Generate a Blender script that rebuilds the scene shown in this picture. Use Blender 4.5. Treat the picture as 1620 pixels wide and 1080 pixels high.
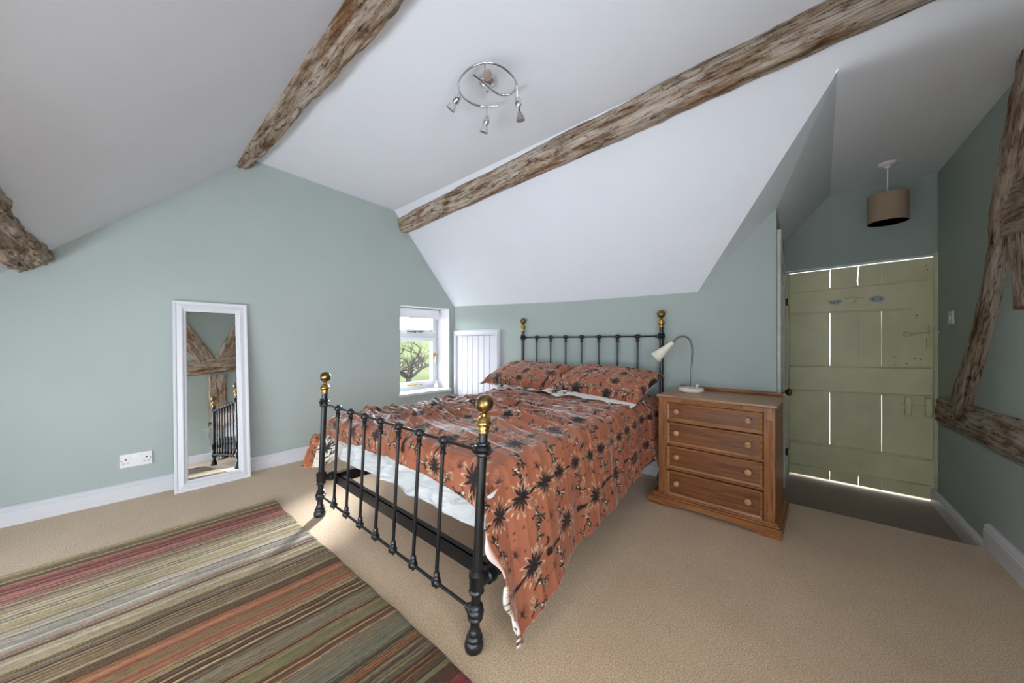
import bpy, bmesh, math, random
import numpy as np
from mathutils import Vector, Matrix

for o in list(bpy.data.objects):
    bpy.data.objects.remove(o)
SC = bpy.context.scene
COL = SC.collection
random.seed(7)

# ------------------------------------------------------------------ camera, sky, exposure
TH = math.atan(502 / 560.0)
cam_d = bpy.data.cameras.new('camera')
cam_d.sensor_width = 36.0
cam_d.lens = 36.0 * 560.0 / 1620.0
cam_d.clip_start = 0.02
cam = bpy.data.objects.new('camera', cam_d)
cam.location = (0, 0, 1.05)
cam.rotation_euler = (math.pi / 2, 0, TH)
COL.objects.link(cam)
SC.camera = cam

world = bpy.data.worlds.new('overcast_sky')
SC.world = world
world.use_nodes = True
wn = world.node_tree.nodes
wl = world.node_tree.links
wn['Background'].inputs['Color'].default_value = (0.90, 0.96, 1.06, 1)
SKY_BASE, SKY_SOUTH, SKY_WEST, SKY_EAST, FILL_BELOW = 1.5, 2.2, 36.0, 9.5, 9.5      # overcast sky, brightest where the sun stands behind the clouds; south, east and below-horizon lobes are added fill
tcw = wn.new('ShaderNodeTexCoord')
acc = None
for vec, amp in (((0.0, -1.0, 0.0), SKY_SOUTH), ((-0.92, 0.42, 0.1), SKY_WEST), ((1.0, -0.2, 0.1), SKY_EAST), ((0.3, -0.3, -0.9), FILL_BELOW)):
    dt = wn.new('ShaderNodeVectorMath')
    dt.operation = 'DOT_PRODUCT'
    dt.inputs[1].default_value = Vector(vec).normalized()
    wl.new(tcw.outputs['Generated'], dt.inputs[0])
    mr = wn.new('ShaderNodeMapRange')
    mr.interpolation_type = 'SMOOTHSTEP'
    mr.inputs['From Min'].default_value = 0.0
    mr.inputs['From Max'].default_value = 0.9
    mr.inputs['To Min'].default_value = 0.0
    mr.inputs['To Max'].default_value = amp
    wl.new(dt.outputs['Value'], mr.inputs['Value'])
    ad = wn.new('ShaderNodeMath')
    ad.operation = 'ADD'
    if acc is None:
        ad.inputs[1].default_value = SKY_BASE
    else:
        wl.new(acc.outputs[0], ad.inputs[1])
    wl.new(mr.outputs['Result'], ad.inputs[0])
    acc = ad
wl.new(acc.outputs[0], wn['Background'].inputs['Strength'])

SC.view_settings.view_transform = 'Standard'
SC.view_settings.look = 'None'
SC.view_settings.gamma = 1.0
SC.view_settings.use_curve_mapping = False
SC.view_settings.exposure = 0.05
SC.cycles.use_denoising = True
SC.cycles.max_bounces = 16
SC.cycles.diffuse_bounces = 8
SC.cycles.transparent_max_bounces = 12
SC.cycles.sample_clamp_indirect = 8.0
SC.cycles.caustics_reflective = False
SC.cycles.caustics_refractive = False


# brightest patch of the cloud cover, low in the north-west, shining in through the gable window
sun_d = bpy.data.lights.new('hazy_sun', 'SUN')
sun_d.energy = 62.0
sun_d.angle = math.radians(14)
sun_d.color = (0.97, 0.98, 1.0)
sun = bpy.data.objects.new('hazy_sun', sun_d)
sun.rotation_euler = Vector((0.64, -0.768, -0.29)).to_track_quat('-Z', 'Y').to_euler()
COL.objects.link(sun)


def portal(name, loc, direction, sx, sy):
    """light portal in a window opening: it only guides the sky light through the glass"""
    l = bpy.data.lights.new(name, 'AREA')
    l.shape = 'RECTANGLE'
    l.size, l.size_y = sx, sy
    l.cycles.is_portal = True
    o = bpy.data.objects.new(name, l)
    o.location = loc
    o.rotation_euler = Vector(direction).to_track_quat('-Z', 'Y').to_euler()
    COL.objects.link(o)
    return o


portal('window_portal', (-3.80, 2.39, 0.96), (1, 0, 0), 0.66, 0.98)
portal('added_rooflight_portal', (-0.70, -0.45, 1.47), (0, 0.683, -0.73), 0.62, 0.86)  # this and the next two serve unseen windows added for fill
portal('added_side_portal', (0.86, -0.31, 1.15), (-1, -0.055, 0), 1.38, 1.2)
portal('added_eaves_portal', (-1.10, -1.20, 0.44), (0, 1, 0), 2.9, 0.62)

# ------------------------------------------------------------------ small numpy noise
_rs = np.random.RandomState(3)
_P = _rs.permutation(256)
_P = np.concatenate([_P, _P, _P])
_G3 = _rs.normal(size=(256, 3))
_G3 /= np.linalg.norm(_G3, axis=1)[:, None]


def perlin(x, y, z=0.0):
    x, y, z = np.broadcast_arrays(np.asarray(x, float), np.asarray(y, float), np.asarray(z, float))
    xi, yi, zi = np.floor(x).astype(int), np.floor(y).astype(int), np.floor(z).astype(int)
    xf, yf, zf = x - xi, y - yi, z - zi
    u, v, w = [t * t * t * (t * (t * 6 - 15) + 10) for t in (xf, yf, zf)]
    out = 0
    for dx in (0, 1):
        for dy in (0, 1):
            for dz in (0, 1):
                h = _P[_P[_P[(xi + dx) & 255] + ((yi + dy) & 255)] + ((zi + dz) & 255)]
                g = _G3[h]
                d = g[..., 0] * (xf - dx) + g[..., 1] * (yf - dy) + g[..., 2] * (zf - dz)
                wt = (u if dx else 1 - u) * (v if dy else 1 - v) * (w if dz else 1 - w)
                out = out + d * wt
    return out * 1.5


def fbm(x, y, z=0.0, o=4):
    s, a, f = 0, 1.0, 1.0
    for k in range(o):
        s = s + a * perlin(x * f + 17.3 * k, y * f - 9.1 * k, np.asarray(z) * f + 3.7 * k)
        a *= 0.5
        f *= 2.03
    return s


def sstep(a, b, x):
    t = np.clip((x - a) / (b - a), 0, 1)
    return t * t * (3 - 2 * t)


# ------------------------------------------------------------------ materials
def srgb(r, g, b):
    f = lambda c: (c / 255 / 12.92) if c / 255 <= 0.04045 else ((c / 255 + 0.055) / 1.055) ** 2.4
    return (f(r), f(g), f(b), 1)


def newmat(name):
    m = bpy.data.materials.new(name)
    m.use_nodes = True
    return m, m.node_tree.nodes, m.node_tree.links, m.node_tree.nodes['Principled BSDF']


def noise_node(n, l, scale, detail=4, mapscale=None, coord='Object', rough=0.55):
    tc = n.new('ShaderNodeTexCoord')
    nz = n.new('ShaderNodeTexNoise')
    nz.inputs['Scale'].default_value = scale
    nz.inputs['Detail'].default_value = detail
    nz.inputs['Roughness'].default_value = rough
    if mapscale:
        mp = n.new('ShaderNodeMapping')
        mp.inputs['Scale'].default_value = mapscale
        l.new(tc.outputs[coord], mp.inputs['Vector'])
        l.new(mp.outputs['Vector'], nz.inputs['Vector'])
    else:
        l.new(tc.outputs[coord], nz.inputs['Vector'])
    return nz


def ramp_node(n, stops):
    r = n.new('ShaderNodeValToRGB')
    e = r.color_ramp.elements
    while len(e) < len(stops):
        e.new(0.5)
    for el, (p, c) in zip(e, stops):
        el.position = p
        el.color = c
    return r


def simple(name, col, rough=0.5, metal=0.0, bump=0.0, bscale=60, var=0.0, vscale=6, spec=0.5, mapscale=None):
    m, n, l, b = newmat(name)
    b.inputs['Base Color'].default_value = col
    b.inputs['Roughness'].default_value = rough
    b.inputs['Metallic'].default_value = metal
    b.inputs['Specular IOR Level'].default_value = spec
    if var > 0:
        nz = noise_node(n, l, vscale, 5, mapscale)
        lo = tuple(c * (1 - var) for c in col[:3]) + (1,)
        hi = tuple(min(1, c * (1 + var)) for c in col[:3]) + (1,)
        r = ramp_node(n, [(0.3, lo), (0.7, hi)])
        l.new(nz.outputs['Fac'], r.inputs['Fac'])
        l.new(r.outputs['Color'], b.inputs['Base Color'])
    if bump > 0:
        nb = noise_node(n, l, bscale, 5, mapscale)
        bp = n.new('ShaderNodeBump')
        bp.inputs['Strength'].default_value = bump
        bp.inputs['Distance'].default_value = 0.01
        l.new(nb.outputs['Fac'], bp.inputs['Height'])
        l.new(bp.outputs['Normal'], b.inputs['Normal'])
    return m


M = {}
M['sage'] = simple('sage_green_wall_paint', srgb(164, 175, 170), 0.75, bump=0.06, bscale=25, var=0.03, vscale=2, spec=0.25)
M['sage_hall'] = M['sage']
M['white_ceiling'] = simple('white_ceiling_paint', srgb(222, 226, 232), 0.85, bump=0.08, bscale=9, var=0.015, vscale=3, spec=0.2)
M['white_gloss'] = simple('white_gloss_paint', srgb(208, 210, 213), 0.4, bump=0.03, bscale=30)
M['cupboard_paint'] = simple('greyed_white_paint', srgb(196, 196, 203), 0.5, bump=0.04, bscale=30)
M['old_white'] = simple('worn_white_paint', srgb(205, 208, 200), 0.5, bump=0.1, bscale=30, var=0.12, vscale=12)
M['green_paint'] = simple('pale_green_door_paint', srgb(210, 206, 166), 0.42, bump=0.25, bscale=20, var=0.09, vscale=5, mapscale=(1, 1, 0.6))
M['cream_paint'] = simple('cream_door_frame_paint', srgb(205, 202, 168), 0.5, bump=0.3, bscale=18, var=0.12, vscale=8)
M['grey_patch'] = simple('blue_grey_bare_patch', srgb(160, 168, 175), 0.6, var=0.1, vscale=40)
M['black_metal'] = simple('black_painted_iron', srgb(13, 14, 17), 0.36, bump=0.05, bscale=80, spec=0.6)
M['dark_hole'] = simple('dark_hole', srgb(14, 12, 10), 0.9)
M['chrome'] = simple('chrome', (0.72, 0.73, 0.75, 1), 0.10, 1.0)
M['nickel'] = simple('brushed_nickel', (0.42, 0.41, 0.40, 1), 0.3, 1.0)
M['brass'] = simple('aged_brass', srgb(180, 148, 88), 0.26, 1.0, var=0.3, vscale=50)
M['brass_dark'] = simple('tarnished_brass', srgb(128, 108, 68), 0.30, 1.0, bump=0.12, bscale=160, var=0.35, vscale=45)
M['white_plastic'] = simple('white_plastic', srgb(225, 224, 222), 0.35)
M['cream_metal'] = simple('cream_enamel', srgb(226, 221, 203), 0.35)
M['steel_band'] = simple('grey_fibreboard', srgb(96, 92, 88), 0.6)
M['sheet'] = simple('white_cotton_sheet', srgb(204, 207, 206), 0.85, bump=0.12, bscale=220, spec=0.15)
M['shade_cloth'] = simple('taupe_linen_shade', srgb(160, 138, 118), 0.85, bump=0.3, bscale=300, var=0.08, vscale=150)
M['bulb_glass'] = simple('frosted_bulb_glass', srgb(215, 215, 212), 0.25)
M['reflector'] = simple('lamp_reflector_glass', srgb(176, 176, 178), 0.2)
M['lens'] = simple('lamp_lens', srgb(122, 108, 96), 0.4)
M['gunmetal'] = simple('dark_flexible_metal', (0.16, 0.15, 0.14, 1), 0.35, 1.0)
M['blind'] = simple('white_blind_cloth', srgb(222, 222, 224), 0.8)
M['socket_dark'] = simple('socket_slot', srgb(25, 22, 22), 0.6)
M['slat_wood'] = simple('pine_slat', srgb(176, 130, 84), 0.6, var=0.15, vscale=9, mapscale=(1, 14, 14))


def mat_carpet(name, c1, c2, dirt):
    m, n, l, b = newmat(name)
    b.inputs['Roughness'].default_value = 0.95
    b.inputs['Specular IOR Level'].default_value = 0.1
    b.inputs['Sheen Weight'].default_value = 0.35
    b.inputs['Sheen Roughness'].default_value = 0.5
    nz = noise_node(n, l, 240, 4, rough=0.7)
    r = ramp_node(n, [(0.40, c1), (0.60, c2)])
    l.new(nz.outputs['Fac'], r.inputs['Fac'])
    nd = noise_node(n, l, 1.6, 6, rough=0.65)
    rd = ramp_node(n, [(0.42, (1, 1, 1, 1)), (0.75, dirt)])
    l.new(nd.outputs['Fac'], rd.inputs['Fac'])
    mx = n.new('ShaderNodeMix')
    mx.data_type = 'RGBA'
    mx.blend_type = 'MULTIPLY'
    mx.inputs[0].default_value = 1.0
    l.new(r.outputs['Color'], mx.inputs[6])
    l.new(rd.outputs['Color'], mx.inputs[7])
    l.new(mx.outputs[2], b.inputs['Base Color'])
    nb = noise_node(n, l, 330, 4)
    bp = n.new('ShaderNodeBump')
    bp.inputs['Strength'].default_value = 0.45
    bp.inputs['Distance'].default_value = 0.006
    l.new(nb.outputs['Fac'], bp.inputs['Height'])
    l.new(bp.outputs['Normal'], b.inputs['Normal'])
    return m


M['carpet'] = mat_carpet('beige_carpet', srgb(158, 129, 97), srgb(222, 196, 160), (0.84, 0.80, 0.76, 1))
M['carpet_hall'] = mat_carpet('brown_hall_carpet', srgb(112, 92, 68), srgb(140, 118, 90), (0.85, 0.83, 0.80, 1))


def mat_beam():
    m, n, l, b = newmat('old_limewashed_oak')
    b.inputs['Roughness'].default_value = 0.85
    b.inputs['Specular IOR Level'].default_value = 0.2
    n1 = noise_node(n, l, 3.4, 12, (0.7, 6.0, 6.0), rough=0.76)
    r1 = ramp_node(n, [(0.30, srgb(66, 46, 32)), (0.38, srgb(132, 104, 80)), (0.47, srgb(184, 164, 142)),
                       (0.58, srgb(208, 196, 182)), (0.72, srgb(222, 218, 212))])
    l.new(n1.outputs['Fac'], r1.inputs['Fac'])
    n2 = noise_node(n, l, 4.0, 7, (0.8, 2.4, 2.4), rough=0.65)
    r2 = ramp_node(n, [(0.53, (0, 0, 0, 1)), (0.66, (1, 1, 1, 1))])
    l.new(n2.outputs['Fac'], r2.inputs['Fac'])
    mx = n.new('ShaderNodeMix')
    mx.data_type = 'RGBA'
    l.new(r2.outputs['Color'], mx.inputs[0])
    l.new(r1.outputs['Color'], mx.inputs[6])
    n3 = noise_node(n, l, 6, 10, (0.8, 7, 7), rough=0.78)
    r3 = ramp_node(n, [(0.34, srgb(72, 48, 30)), (0.50, srgb(140, 104, 72)), (0.66, srgb(188, 160, 128))])
    l.new(n3.outputs['Fac'], r3.inputs['Fac'])
    l.new(r3.outputs['Color'], mx.inputs[7])
    # worm holes, flecks and long thin splits in the grain
    n4 = noise_node(n, l, 4, 6, (0.35, 9, 9), rough=0.5)
    r4 = ramp_node(n, [(0.478, (1, 1, 1, 1)), (0.495, (0.16, 0.11, 0.08, 1)), (0.512, (1, 1, 1, 1))])
    l.new(n4.outputs['Fac'], r4.inputs['Fac'])
    n5 = noise_node(n, l, 22, 7, (0.45, 2.0, 2.0), rough=0.75)
    r5 = ramp_node(n, [(0.36, (0.16, 0.10, 0.06, 1)), (0.44, (1, 1, 1, 1))])
    l.new(n5.outputs['Fac'], r5.inputs['Fac'])
    prev = mx.outputs[2]
    for rr_, f_ in ((r4, 0.8), (r5, 0.9)):
        mm = n.new('ShaderNodeMix')
        mm.data_type = 'RGBA'
        mm.blend_type = 'MULTIPLY'
        mm.inputs[0].default_value = f_
        l.new(prev, mm.inputs[6])
        l.new(rr_.outputs['Color'], mm.inputs[7])
        prev = mm.outputs[2]
    l.new(prev, b.inputs['Base Color'])
    nb = noise_node(n, l, 7, 12, (1.0, 6, 6), rough=0.8)
    bp = n.new('ShaderNodeBump')
    bp.inputs['Strength'].default_value = 0.9
    bp.inputs['Distance'].default_value = 0.02
    l.new(nb.outputs['Fac'], bp.inputs['Height'])
    prevn = bp
    for rr_ in (r4, r5):
        b2 = n.new('ShaderNodeBump')
        b2.inputs['Strength'].default_value = 0.7
        b2.inputs['Distance'].default_value = 0.008
        l.new(rr_.outputs['Color'], b2.inputs['Height'])
        l.new(prevn.outputs['Normal'], b2.inputs['Normal'])
        prevn = b2
    l.new(prevn.outputs['Normal'], b.inputs['Normal'])
    return m


M['beam'] = mat_beam()


def mat_wood(name, dark, mid, light, axis=(1.0, 16, 16), rough=0.38):
    m, n, l, b = newmat(name)
    b.inputs['Roughness'].default_value = rough
    n1 = noise_node(n, l, 5, 7, axis, rough=0.6)
    r1 = ramp_node(n, [(0.30, dark), (0.5, mid), (0.72, light)])
    l.new(n1.outputs['Fac'], r1.inputs['Fac'])
    l.new(r1.outputs['Color'], b.inputs['Base Color'])
    bp = n.new('ShaderNodeBump')
    bp.inputs['Strength'].default_value = 0.12
    bp.inputs['Distance'].default_value = 0.005
    l.new(n1.outputs['Fac'], bp.inputs['Height'])
    l.new(bp.outputs['Normal'], b.inputs['Normal'])
    return m


M['oak'] = mat_wood('stained_oak', srgb(92, 54, 26), srgb(140, 88, 46), srgb(166, 112, 64))
M['oak_v'] = mat_wood('stained_oak_upright', srgb(100, 60, 30), srgb(144, 92, 48), srgb(168, 116, 66), (16, 16, 1.0))
M['oak_drawer'] = mat_wood('stained_oak_drawer', srgb(78, 44, 20), srgb(116, 70, 34), srgb(140, 88, 46))
M['oak_top'] = mat_wood('worn_oak_top', srgb(128, 88, 56), srgb(160, 120, 84), srgb(186, 150, 114), rough=0.3)
M['oak_pale'] = mat_wood('pale_oak_bead', srgb(112, 70, 36), srgb(150, 100, 56), srgb(174, 124, 76))
M['knob_wood'] = mat_wood('turned_wood_knob', srgb(150, 104, 70), srgb(186, 140, 100), srgb(208, 166, 126), rough=0.35)


def mat_attr(name, rough, sheen=0.0, bump=0.0, bscale=300, spec=0.2, trans=0.0):
    m, n, l, b = newmat(name)
    a = n.new('ShaderNodeAttribute')
    a.attribute_name = 'print'
    l.new(a.outputs['Color'], b.inputs['Base Color'])
    b.inputs['Roughness'].default_value = rough
    b.inputs['Specular IOR Level'].default_value = spec
    b.inputs['Sheen Weight'].default_value = sheen
    b.inputs['Sheen Roughness'].default_value = 0.23
    if bump:
        nb = noise_node(n, l, bscale, 3)
        bp = n.new('ShaderNodeBump')
        bp.inputs['Strength'].default_value = bump
        bp.inputs['Distance'].default_value = 0.003
        l.new(nb.outputs['Fac'], bp.inputs['Height'])
        l.new(bp.outputs['Normal'], b.inputs['Normal'])
    return m


M['duvet'] = mat_attr('printed_cotton', 0.5, 0.95, 0.15, 420, 0.42)
M['rug'] = mat_attr('striped_wool', 0.85, 0.5, 0.8, 330, 0.2)


def mat_glass():
    m, n, l, b = newmat('window_glass')
    n.remove(b)
    out = n['Material Output']
    tr = n.new('ShaderNodeBsdfTransparent')
    gl = n.new('ShaderNodeBsdfGlossy')
    gl.inputs['Roughness'].default_value = 0.02
    lw = n.new('ShaderNodeLayerWeight')
    lw.inputs['Blend'].default_value = 0.5
    fp = n.new('ShaderNodeMath')
    fp.operation = 'POWER'
    fp.inputs[1].default_value = 5.0
    l.new(lw.outputs['Facing'], fp.inputs[0])
    fr = n.new('ShaderNodeMath')
    fr.operation = 'MULTIPLY_ADD'
    fr.inputs[1].default_value = 0.9
    fr.inputs[2].default_value = 0.04
    l.new(fp.outputs[0], fr.inputs[0])
    mx = n.new('ShaderNodeMixShader')
    l.new(fr.outputs[0], mx.inputs[0])
    l.new(tr.outputs[0], mx.inputs[1])
    l.new(gl.outputs[0], mx.inputs[2])
    l.new(mx.outputs[0], out.inputs['Surface'])
    return m


M['glass'] = mat_glass()
M['mirror'] = simple('mirror_silver', (0.93, 0.95, 0.94, 1), 0.01, 1.0)
M['grass'] = simple('meadow_grass', srgb(60, 66, 44), 1.0, var=0.25, vscale=0.35, spec=0.0)
M['bark'] = simple('grey_bark', srgb(54, 50, 47), 0.95, bump=0.6, bscale=12, var=0.2, vscale=8, spec=0.0)
M['hedge'] = simple('winter_hedge', srgb(96, 94, 84), 0.95, var=0.3, vscale=3)


# ------------------------------------------------------------------ object helpers
def tag(o, label=None, cat=None, group=None, kind=None):
    if label:
        o['label'] = label
    if cat:
        o['category'] = cat
    if group:
        o['group'] = group
    if kind:
        o['kind'] = kind
    return o


def empty(name, loc=(0, 0, 0), rot=(0, 0, 0)):
    o = bpy.data.objects.new(name, None)
    o.empty_display_size = 0.1
    o.location = loc
    o.rotation_euler = rot
    COL.objects.link(o)
    return o


def link(name, me, mat=None, parent=None, smooth=False, loc=None, rot=None):
    o = bpy.data.objects.new(name, me)
    COL.objects.link(o)
    if mat is not None:
        me.materials.append(mat)
    if smooth:
        me.polygons.foreach_set('use_smooth', [True] * len(me.polygons))
    if loc:
        o.location = loc
    if rot:
        o.rotation_euler = rot
    if parent is not None:
        o.parent = parent
    return o


def copy_tree(o, parent=None):
    c = o.copy()
    COL.objects.link(c)
    c.parent = parent
    for ch in [x for x in COL.objects if x.parent == o]:
        copy_tree(ch, c)
    return c


class MB:
    """gathers shapes for ONE mesh object"""

    def __init__(self):
        self.v, self.f, self.sm = [], [], []

    def add(self, vs, fs, smooth=False):
        k = len(self.v)
        self.v += [tuple(p) for p in vs]
        self.f += [tuple(i + k for i in f) for f in fs]
        self.sm += [smooth] * len(fs)
        return self

    def box(self, a, b, bev=0.0):
        (x0, y0, z0), (x1, y1, z1) = a, b
        x0, x1 = min(x0, x1), max(x0, x1)
        y0, y1 = min(y0, y1), max(y0, y1)
        z0, z1 = min(z0, z1), max(z0, z1)
        if bev <= 0:
            vs = [(x, y, z) for z in (z0, z1) for y in (y0, y1) for x in (x0, x1)]
            fs = [(0, 2, 3, 1), (4, 5, 7, 6), (0, 1, 5, 4), (1, 3, 7, 5), (3, 2, 6, 7), (2, 0, 4, 6)]
            return self.add(vs, fs)
        bm = bmesh.new()
        bmesh.ops.create_cube(bm, size=1)
        for v in bm.verts:
            v.co = ((x0 + x1) / 2 + v.co.x * (x1 - x0), (y0 + y1) / 2 + v.co.y * (y1 - y0), (z0 + z1) / 2 + v.co.z * (z1 - z0))
        bmesh.ops.bevel(bm, geom=bm.edges[:], offset=bev, segments=2, affect='EDGES', profile=0.5)
        bm.verts.index_update()
        self.add([v.co[:] for v in bm.verts], [[v.index for v in f.verts] for f in bm.faces])
        bm.free()
        return self

    def prism(self, pts, off):
        """polygon pts (3D, planar) extruded by the vector off"""
        n = len(pts)
        o = Vector(off)
        vs = [tuple(p) for p in pts] + [tuple(Vector(p) + o) for p in pts]
        fs = [tuple(range(n))[::-1], tuple(range(n, 2 * n))] + [(i, (i + 1) % n, n + (i + 1) % n, n + i) for i in range(n)]
        return self.add(vs, fs)

    def lathe(self, prof, origin=(0, 0, 0), axis=(0, 0, 1), seg=28):
        """prof: list of (radius, height) along axis"""
        q = Vector((0, 0, 1)).rotation_difference(Vector(axis).normalized())
        o = Vector(origin)
        vs, fs = [], []
        for r, h in prof:
            for k in range(seg):
                a = 2 * math.pi * k / seg
                vs.append(tuple(o + q @ Vector((r * math.cos(a), r * math.sin(a), h))))
        for i in range(len(prof) - 1):
            for k in range(seg):
                k2 = (k + 1) % seg
                fs.append((i * seg + k, i * seg + k2, (i + 1) * seg + k2, (i + 1) * seg + k))
        if prof[0][0] > 1e-5:
            fs.append(tuple(range(seg))[::-1])
        if prof[-1][0] > 1e-5:
            fs.append(tuple((len(prof) - 1) * seg + k for k in range(seg)))
        return self.add(vs, fs, True)

    def tube(self, path, r, seg=12):
        path = [Vector(p) for p in path]
        rs = r if isinstance(r, (list, tuple)) else [r] * len(path)
        vs, fs = [], []
        t0 = (path[1] - path[0]).normalized()
        ref = Vector((0, 0, 1)) if abs(t0.z) < 0.9 else Vector((1, 0, 0))
        nrm = (ref - t0 * ref.dot(t0)).normalized()
        for i, p in enumerate(path):
            t = (path[min(i + 1, len(path) - 1)] - path[max(i - 1, 0)]).normalized()
            nrm = (nrm - t * nrm.dot(t)).normalized()
            b = t.cross(nrm)
            for k in range(seg):
                a = 2 * math.pi * k / seg
                vs.append(tuple(p + (nrm * math.cos(a) + b * math.sin(a)) * rs[i]))
        for i in range(len(path) - 1):
            for k in range(seg):
                k2 = (k + 1) % seg
                fs.append((i * seg + k, i * seg + k2, (i + 1) * seg + k2, (i + 1) * seg + k))
        fs.append(tuple(range(seg))[::-1])
        fs.append(tuple((len(path) - 1) * seg + k for k in range(seg)))
        return self.add(vs, fs, True)

    def build(self, name, mat, parent=None, loc=None, rot=None):
        me = bpy.data.meshes.new(name)
        me.from_pydata(self.v, [], self.f)
        me.validate()
        if len(me.polygons) == len(self.sm):
            me.polygons.foreach_set('use_smooth', self.sm)
        bm = bmesh.new()
        bm.from_mesh(me)
        bmesh.ops.recalc_face_normals(bm, faces=bm.faces)
        for e in bm.edges:
            if len(e.link_faces) == 2 and e.calc_face_angle(0) > 0.7:
                e.smooth = False
        bm.to_mesh(me)
        bm.free()
        return link(name, me, mat, parent, False, loc, rot)


def ball(r, n=12, cz=0.0):
    return [(max(1e-6, r * math.sin(math.pi * i / n)), cz - r * math.cos(math.pi * i / n)) for i in range(n + 1)]


def grid_mesh(name, P, mat, parent=None, smooth=True, color=None, flip=False):
    """P: (nu, nv, 3) array"""
    nu, nv = P.shape[:2]
    idx = np.arange(nu * nv).reshape(nu, nv)
    q = np.stack([idx[:-1, :-1], idx[1:, :-1], idx[1:, 1:], idx[:-1, 1:]], -1).reshape(-1, 4)
    if flip:
        q = q[:, ::-1]
    return raw_mesh(name, P.reshape(-1, 3), q, mat, parent, smooth, color)


def raw_mesh(name, V, Q, mat, parent=None, smooth=True, color=None):
    me = bpy.data.meshes.new(name)
    me.vertices.add(len(V))
    me.vertices.foreach_set('co', np.ascontiguousarray(V, np.float32).ravel())
    me.loops.add(Q.size)
    me.loops.foreach_set('vertex_index', np.ascontiguousarray(Q, np.int32).ravel())
    me.polygons.add(len(Q))
    k = Q.shape[1]
    me.polygons.foreach_set('loop_start', np.arange(0, Q.size, k, dtype=np.int32))
    me.update(calc_edges=True)
    me.polygons.foreach_set('use_smooth', np.ones(len(Q), bool) if smooth else np.zeros(len(Q), bool))
    if color is not None:
        at = me.color_attributes.new('print', 'FLOAT_COLOR', 'POINT')
        c = np.ones((len(V), 4), np.float32)
        c[:, :3] = color.reshape(-1, 3)
        at.data.foreach_set('color', c.ravel())
    me.validate()
    return link(name, me, mat, parent)


def poly(name, faces, mat, kind='structure', parent=None):
    """faces: list of 3D polygons, joined in one mesh"""
    mb = MB()
    for f in faces:
        mb.add(f, [tuple(range(len(f)))])
    me = bpy.data.meshes.new(name)
    me.from_pydata(mb.v, [], mb.f)
    o = link(name, me, mat, parent)
    if kind:
        o['kind'] = kind
    return o


# ------------------------------------------------------------------ the room shell
GX = -3.5          # gable wall
HY = 2.82          # wall behind the bed
DY = 3.94          # wall with the green door
YB = -1.15         # low wall behind the camera
HZ = -0.115        # lower floor of the entrance


def RX(y):
    return 0.58 + 0.055 * (DY - y)


def zleft(y):
    return 2.529 - 0.935 * (0.727 - y)


APEX = (0.027, 2.165, 2.268)
KN = (-0.716, HY, 1.409)
WE = (-0.253, HY, 1.901)
SD = (-0.300, DY, 1.917)
CD = (0.002, DY, 2.262)

poly('floor', [[(GX - 0.05, YB, 0), (RX(YB) + .05, YB, 0), (RX(2.95) + 0.05, 2.95, 0), (-0.256, 2.915, 0), (-0.253, HY + .03, 0), (GX - 0.05, HY + .03, 0)],
               [(-0.262, 2.915, 0), (RX(2.95) + 0.05, 2.95, 0), (RX(2.95) + 0.05, 2.95, HZ - .02), (-0.262, 2.915, HZ - .02)]], M['carpet'])
poly('floor_entrance', [[(-0.31, 2.90, HZ), (RX(2.9) + .05, 2.90, HZ), (RX(DY) + .05, 4.12, HZ), (-0.31, 4.12, HZ)]], M['carpet_hall'])

# gable wall with the window hole
W0, W1, WZ0, WZ1 = 2.07, 2.738, 0.470, 1.449
gz = lambda y: zleft(y) if y < 0.727 else (2.529 - 0.051 * (y - 0.727) if y < 2.0 else 2.464 - 1.19 * (y - 2.0))
XO = -3.79
wall = MB()
wall.add([(GX, YB, 0), (GX, W0, 0), (GX, W0, gz(W0)), (GX, 2.0, 2.464), (GX, 0.727, 2.529), (GX, YB, gz(YB))], [(0, 1, 2, 3, 4, 5)])
wall.add([(GX, W0, 0), (GX, W1, 0), (GX, W1, WZ0), (GX, W0, WZ0)], [(0, 1, 2, 3)])
wall.add([(GX, W0, WZ1), (GX, W1, WZ1), (GX, W1, gz(W1)), (GX, W0, gz(W0))], [(0, 1, 2, 3)])
wall.add([(GX, W1, 0), (GX, HY, 0), (GX, HY, gz(HY)), (GX, W1, gz(W1))], [(0, 1, 2, 3)])
me = bpy.data.meshes.new('wall_left')
me.from_pydata(wall.v, [], wall.f)
tag(link('wall_left', me, M['sage']), kind='structure')
# white plastered reveals of the window
rv = MB()
rv.add([(GX, W0, WZ0), (XO, W0 + .02, WZ0), (XO, W0 + .02, WZ1), (GX, W0, WZ1)], [(0, 1, 2, 3)])
rv.add([(GX, W1, WZ0), (XO, W1, WZ0), (XO, W1, WZ1), (GX, W1, WZ1)], [(0, 1, 2, 3)])
rv.add([(GX, W0, WZ1), (XO, W0 + .02, WZ1), (XO, W1, WZ1), (GX, W1, WZ1)], [(0, 1, 2, 3)])
me = bpy.data.meshes.new('window_reveal')
me.from_pydata(rv.v, [], rv.f)

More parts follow.
